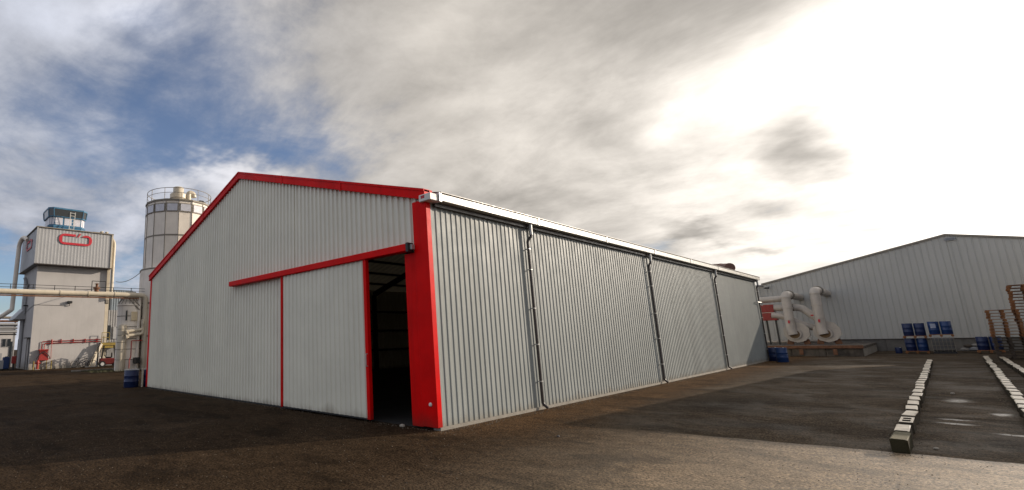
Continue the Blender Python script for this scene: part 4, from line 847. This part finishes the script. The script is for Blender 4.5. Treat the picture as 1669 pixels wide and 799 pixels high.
def stack(x, y, n0, n1, pitch, gname, seed, lean=(0, 0), z0=0.0, rz=0):
    global pal_o, pal_d
    rnd = random.Random(seed); tot = n0+n1
    ords = ['bottom', 'second', 'third', 'fourth', 'fifth', 'sixth', 'seventh', 'eighth', 'ninth', 'tenth', 'eleventh', 'twelfth', 'thirteenth', 'fourteenth', 'fifteenth', 'sixteenth', 'seventeenth', 'eighteenth', 'nineteenth', 'twentieth', 'twenty-first', 'twenty-second', 'twenty-third', 'twenty-fourth', 'twenty-fifth', 'twenty-sixth']
    for k in range(tot):
        dark = k < n0
        nm = 'topmost' if k == tot-1 else (ords[k]+' from the ground' if k else 'bottom')
        lab = ('%s pallet, %s, %s' % ('dark' if dark else 'orange brown', nm, gname[0]))
        f = k/tot; loc = (x+rnd.uniform(-.03, .03)+lean[0]*f, y+rnd.uniform(-.03, .03), z0+k*pitch); r = rz+rnd.uniform(-.03, .03)
        src = pal_d if dark else pal_o
        if src is None:
            src = make_pallet(lab, WOODG if dark else WOODO, loc, r, gname[1])
            if dark: pal_d = src
            else: pal_o = src
        else:
            o = dup(src, loc, r, lab); o['group'] = gname[1]
stack(10.02, 38.4, 7, 9, .172, ('in the lower stack at the right edge', 'pallets in the lower stack at the right edge'), 3, (-.03, 0))
stack(11.05, 38.9, 6, 18, .172, ('in the taller stack at the right edge', 'pallets in the taller stack at the right edge'), 5, (-.06, 0))

# ------------------------------------------------------------------ blue drums stacked on pallets by the warehouse
def drum(x, y, z, label, m_, r=.27, h=.90, group='blue drums stacked by the warehouse'):
    t = thing('blue_barrel', label, 'drum', (x, y, z), group=group)
    part(t, 'body', drum_mesh(MB(), (x, y, z), r, h), m_, True); part(t, 'bung', MB().cyl((x+.1, y, z+h-.012), (x+.1, y, z+h+.02), .035, n=8), WHITEP); return t
pl_m = WOODO
def flat_pallet(x, y, z, label):
    o = dup(pal_o, (x, y, z), 0, label); o['group'] = 'single pallets under the blue drums'
flat_pallet(6.22, 46.6, 0, 'ground pallet under the left pair of lower blue drums'); flat_pallet(6.25, 46.6, 1.08, 'pallet between the lower and upper drums of the left pile')
flat_pallet(7.52, 46.7, 1.15, 'pallet on top of the grey crate under the labelled drums'); flat_pallet(9.55, 46.6, .05, 'pallet under the blue drums farthest right')
for x, z, l, m_ in ((5.95, .17, 'lower left blue drum of the left pile', BLUED), (6.53, .17, 'lower right blue drum of the left pile', BLUEP), (5.98, 1.25, 'upper left blue drum of the left pile', BLUED), (6.56, 1.25, 'upper right blue drum of the left pile', BLUED),
                    (7.25, 1.33, 'upper blue drum with white label on the grey crate', BLUEP), (7.83, 1.33, 'upper blue drum right of the labelled drum', BLUEP), (9.28, .22, 'left blue drum of the farthest right pair', BLUED), (9.86, .22, 'right blue drum of the farthest right pair', BLUED)):
    t = drum(x, 46.6, z, l, m_)
    if 'white label' in l: w = MB(); [w.add([(x+.275*math.sin(a)-.05*0, 46.6-.275*math.cos(a), z+.45), (x+.275*math.sin(a+.2), 46.6-.275*math.cos(a+.2), z+.45), (x+.275*math.sin(a+.2), 46.6-.275*math.cos(a+.2), z+.75), (x+.275*math.sin(a), 46.6-.275*math.cos(a), z+.75)], [(0, 1, 2, 3)]) for a in [-.6+.2*i for i in range(5)]]; part(t, 'paper_label', w, mat('faded_label', (.30, .33, .42), .7))
drum(5.30, 46.4, 0, 'small dark blue canister on the ground left of the drum piles', BLUED, .18, .42, 'small canisters by the drums')
cr = thing('grey_crate', 'dark grey wire crate tank carrying two blue drums', 'crate', (7.5, 46.6, 0))
part(cr, 'tank', MB().bbox((7.02, 46.12, .16), (8.02, 47.1, 1.06), .06), mat('grey_tank_plastic', (.10, .10, .10), .6)); part(cr, 'base', MB().box((6.98, 46.08, 0), (8.06, 47.14, .13)), BLACKM)
w = MB()
for k in range(7): x = 6.99+k*.175; w.beam((x, 46.07, .13), (x, 46.07, 1.13), .022, .022, (1, 0, 0))
for z in (.3, .55, .8, 1.1): w.beam((6.98, 46.05, z), (8.06, 46.05, z), .022, .022)
part(cr, 'cage', w, SILOD)
lt_ = thing('litter_pile', 'low pile of pale sacks and scrap against the warehouse plinth', 'scrap', (8.9, 48.6, 0))
for k, (x, z, s_, m_) in enumerate(((8.5, .1, .26, CONC), (8.9, .12, .3, GREYS), (8.65, .36, .22, WOODG), (9.0, .42, .2, CONC))): part(lt_, 'sack', MB().lathe([(s_*.7, -s_*.45), (s_, -s_*.2), (s_*.95, s_*.2), (s_*.5, s_*.5), (.02, s_*.52)], (x, 48.4, z+s_*.4), 12), m_, True)

# ------------------------------------------------------------------ kerb stones laid in rows
ords2 = ['first', 'second', 'third', 'fourth', 'fifth', 'sixth', 'seventh', 'eighth', 'ninth', 'tenth', 'eleventh', 'twelfth', 'thirteenth', 'fourteenth', 'fifteenth', 'sixteenth', 'seventeenth', 'eighteenth', 'nineteenth', 'twentieth', 'twenty-first', 'twenty-second', 'twenty-third', 'twenty-fourth', 'twenty-fifth', 'twenty-sixth', 'twenty-seventh', 'twenty-eighth', 'twenty-ninth', 'thirtieth', 'thirty-first', 'thirty-second']
def kerb_mesh(ln, wd=.185, ht=.20, seed=0, m_=KERBM):
    rnd = random.Random(seed); w = MB(); w.bbox((-wd/2, -ln/2, 0), (wd/2, ln/2, ht), .012)
    w.v = [(x+rnd.uniform(-.004, .004), y+rnd.uniform(-.008, .008), z+rnd.uniform(-.004, .004) if z > .05 else z) for x, y, z in w.v]
    me = w.mesh('kerb_stone', m_); me.materials.append(KERBSHADE if m_ is KERBM else KERBOLDSIDE)
    for p in me.polygons: p.material_index = 0 if p.normal.z > .6 else 1  # pale tops, dark sides: light and shade painted by face direction
    return me
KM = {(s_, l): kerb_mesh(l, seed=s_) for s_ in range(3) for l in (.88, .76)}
def kerb_row(xf, y0, y1, gap, seed, rown, group):
    rnd = random.Random(seed); y = y0; k = 0
    while y < y1:
        ln = .88 if rnd.random() < .8 else .76
        if k == 0 and seed == 1: me = kerb_mesh(.84, .20, .215, 9, KERBOLD); ln = .78
        else: me = KM[(rnd.randrange(3), ln)]
        yc = y+ln/2; o = bpy.data.objects.new('kerb_stone', me); col.objects.link(o); o.location = (xf(yc)+rnd.uniform(-.022, .022), yc, 0); o.rotation_euler = (rnd.uniform(-.006, .006), 0, rnd.uniform(-.045, .045))
        extra = 'mossy dark kerb block at the near end of the left row' if (k == 0 and seed == 1) else ('pale kerb stone, %s from the near end of the %s row' % (ords2[min(k, 31)], rown))
        if k == 2 and seed == 1:
            extra = 'hollow pale kerb block with two dark slots in its top, third in the left row'
            w = MB()
            for a in (-.30, .06): w.box((-.055, a, .203), (.055, a+.24, .2045))
            ho = bpy.data.objects.new('slot', w.mesh('slot', BLACKM)); 
            a1, b1, L1, hh = .092, .055, .44, .20
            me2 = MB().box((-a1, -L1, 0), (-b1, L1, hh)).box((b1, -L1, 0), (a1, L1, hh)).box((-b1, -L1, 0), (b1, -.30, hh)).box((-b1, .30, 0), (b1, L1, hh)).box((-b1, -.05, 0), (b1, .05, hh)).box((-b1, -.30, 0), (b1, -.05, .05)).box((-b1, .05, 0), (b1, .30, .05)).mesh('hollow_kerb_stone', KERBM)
            me2.materials.append(KERBSHADE)
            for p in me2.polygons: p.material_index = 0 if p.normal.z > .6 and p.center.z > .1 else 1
            o.data = me2; bpy.data.objects.remove(ho)
        tag(o, extra, 'kerb stone', group)
        y += ln+gap+rnd.uniform(-.03, .05); k += 1
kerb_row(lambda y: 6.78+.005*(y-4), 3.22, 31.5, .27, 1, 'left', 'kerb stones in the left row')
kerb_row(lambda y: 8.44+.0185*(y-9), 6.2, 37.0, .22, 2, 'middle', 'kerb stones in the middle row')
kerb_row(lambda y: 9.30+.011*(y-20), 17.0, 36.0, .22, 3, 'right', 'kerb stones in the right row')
# grit: along the foot of the side wall, round the kerbs and thinly over the yard
w = MB()
def grit(x, y, s_):
    a = random.random()*6.28; p = [(x+s_*math.cos(a+t), y+s_*random.uniform(.6, 1.1)*math.sin(a+t), 0) for t in (0, 2.1, 4.2)]
    w.add(p+[(x+random.uniform(-.3, .3)*s_, y, s_*random.uniform(.5, 1.0))], [(0, 1, 3), (1, 2, 3), (2, 0, 3)])
for i in range(2200): grit(.08+abs(random.gauss(0, .16)), random.uniform(-.2, 30), random.uniform(.006, .02))
for i in range(1800): grit(random.uniform(6.55, 7.05) if random.random() < .6 else 8.5+random.uniform(-.3, .3), random.uniform(2.9, 22), random.uniform(.006, .018))
for i in range(3500): grit(random.uniform(-8, 9.5), random.uniform(-7.5, 9), random.uniform(.005, .014))
for i in range(500): grit(random.uniform(-18, -.1), -.05-abs(random.gauss(0, .12)), random.uniform(.006, .02))
tag(w.build('grit', mat('grit_stone', (.12, .098, .072), .85, 0, .4, 20)), 'fine grit and pebbles scattered over the yard and along the walls', 'grit', kind='stuff')
# loose stones
for i, (x, y, s_, l) in enumerate(((7.15, 3.9, .035, 'small pale stone lying beside the nearest kerb block'), (7.45, 14.2, .05, 'pale pebble on the tarmac between the left and middle rows'), (2.2, 1.0, .035, 'dark flat scrap on the brown ground by the shed side wall'), (-.95, -.16, .07, 'small pale stone at the foot of the red door jamb'))):
    w = MB().lathe([(s_*.6, 0), (s_, s_*.3), (s_*.8, s_*.8), (s_*.2, s_)], (0, 0, 0), 7); o = w.build('loose_stone', DARKM if 'dark' in l else STONE, loc=(x, y, 0)); o.rotation_euler = (0, 0, i); tag(o, l, 'stone')
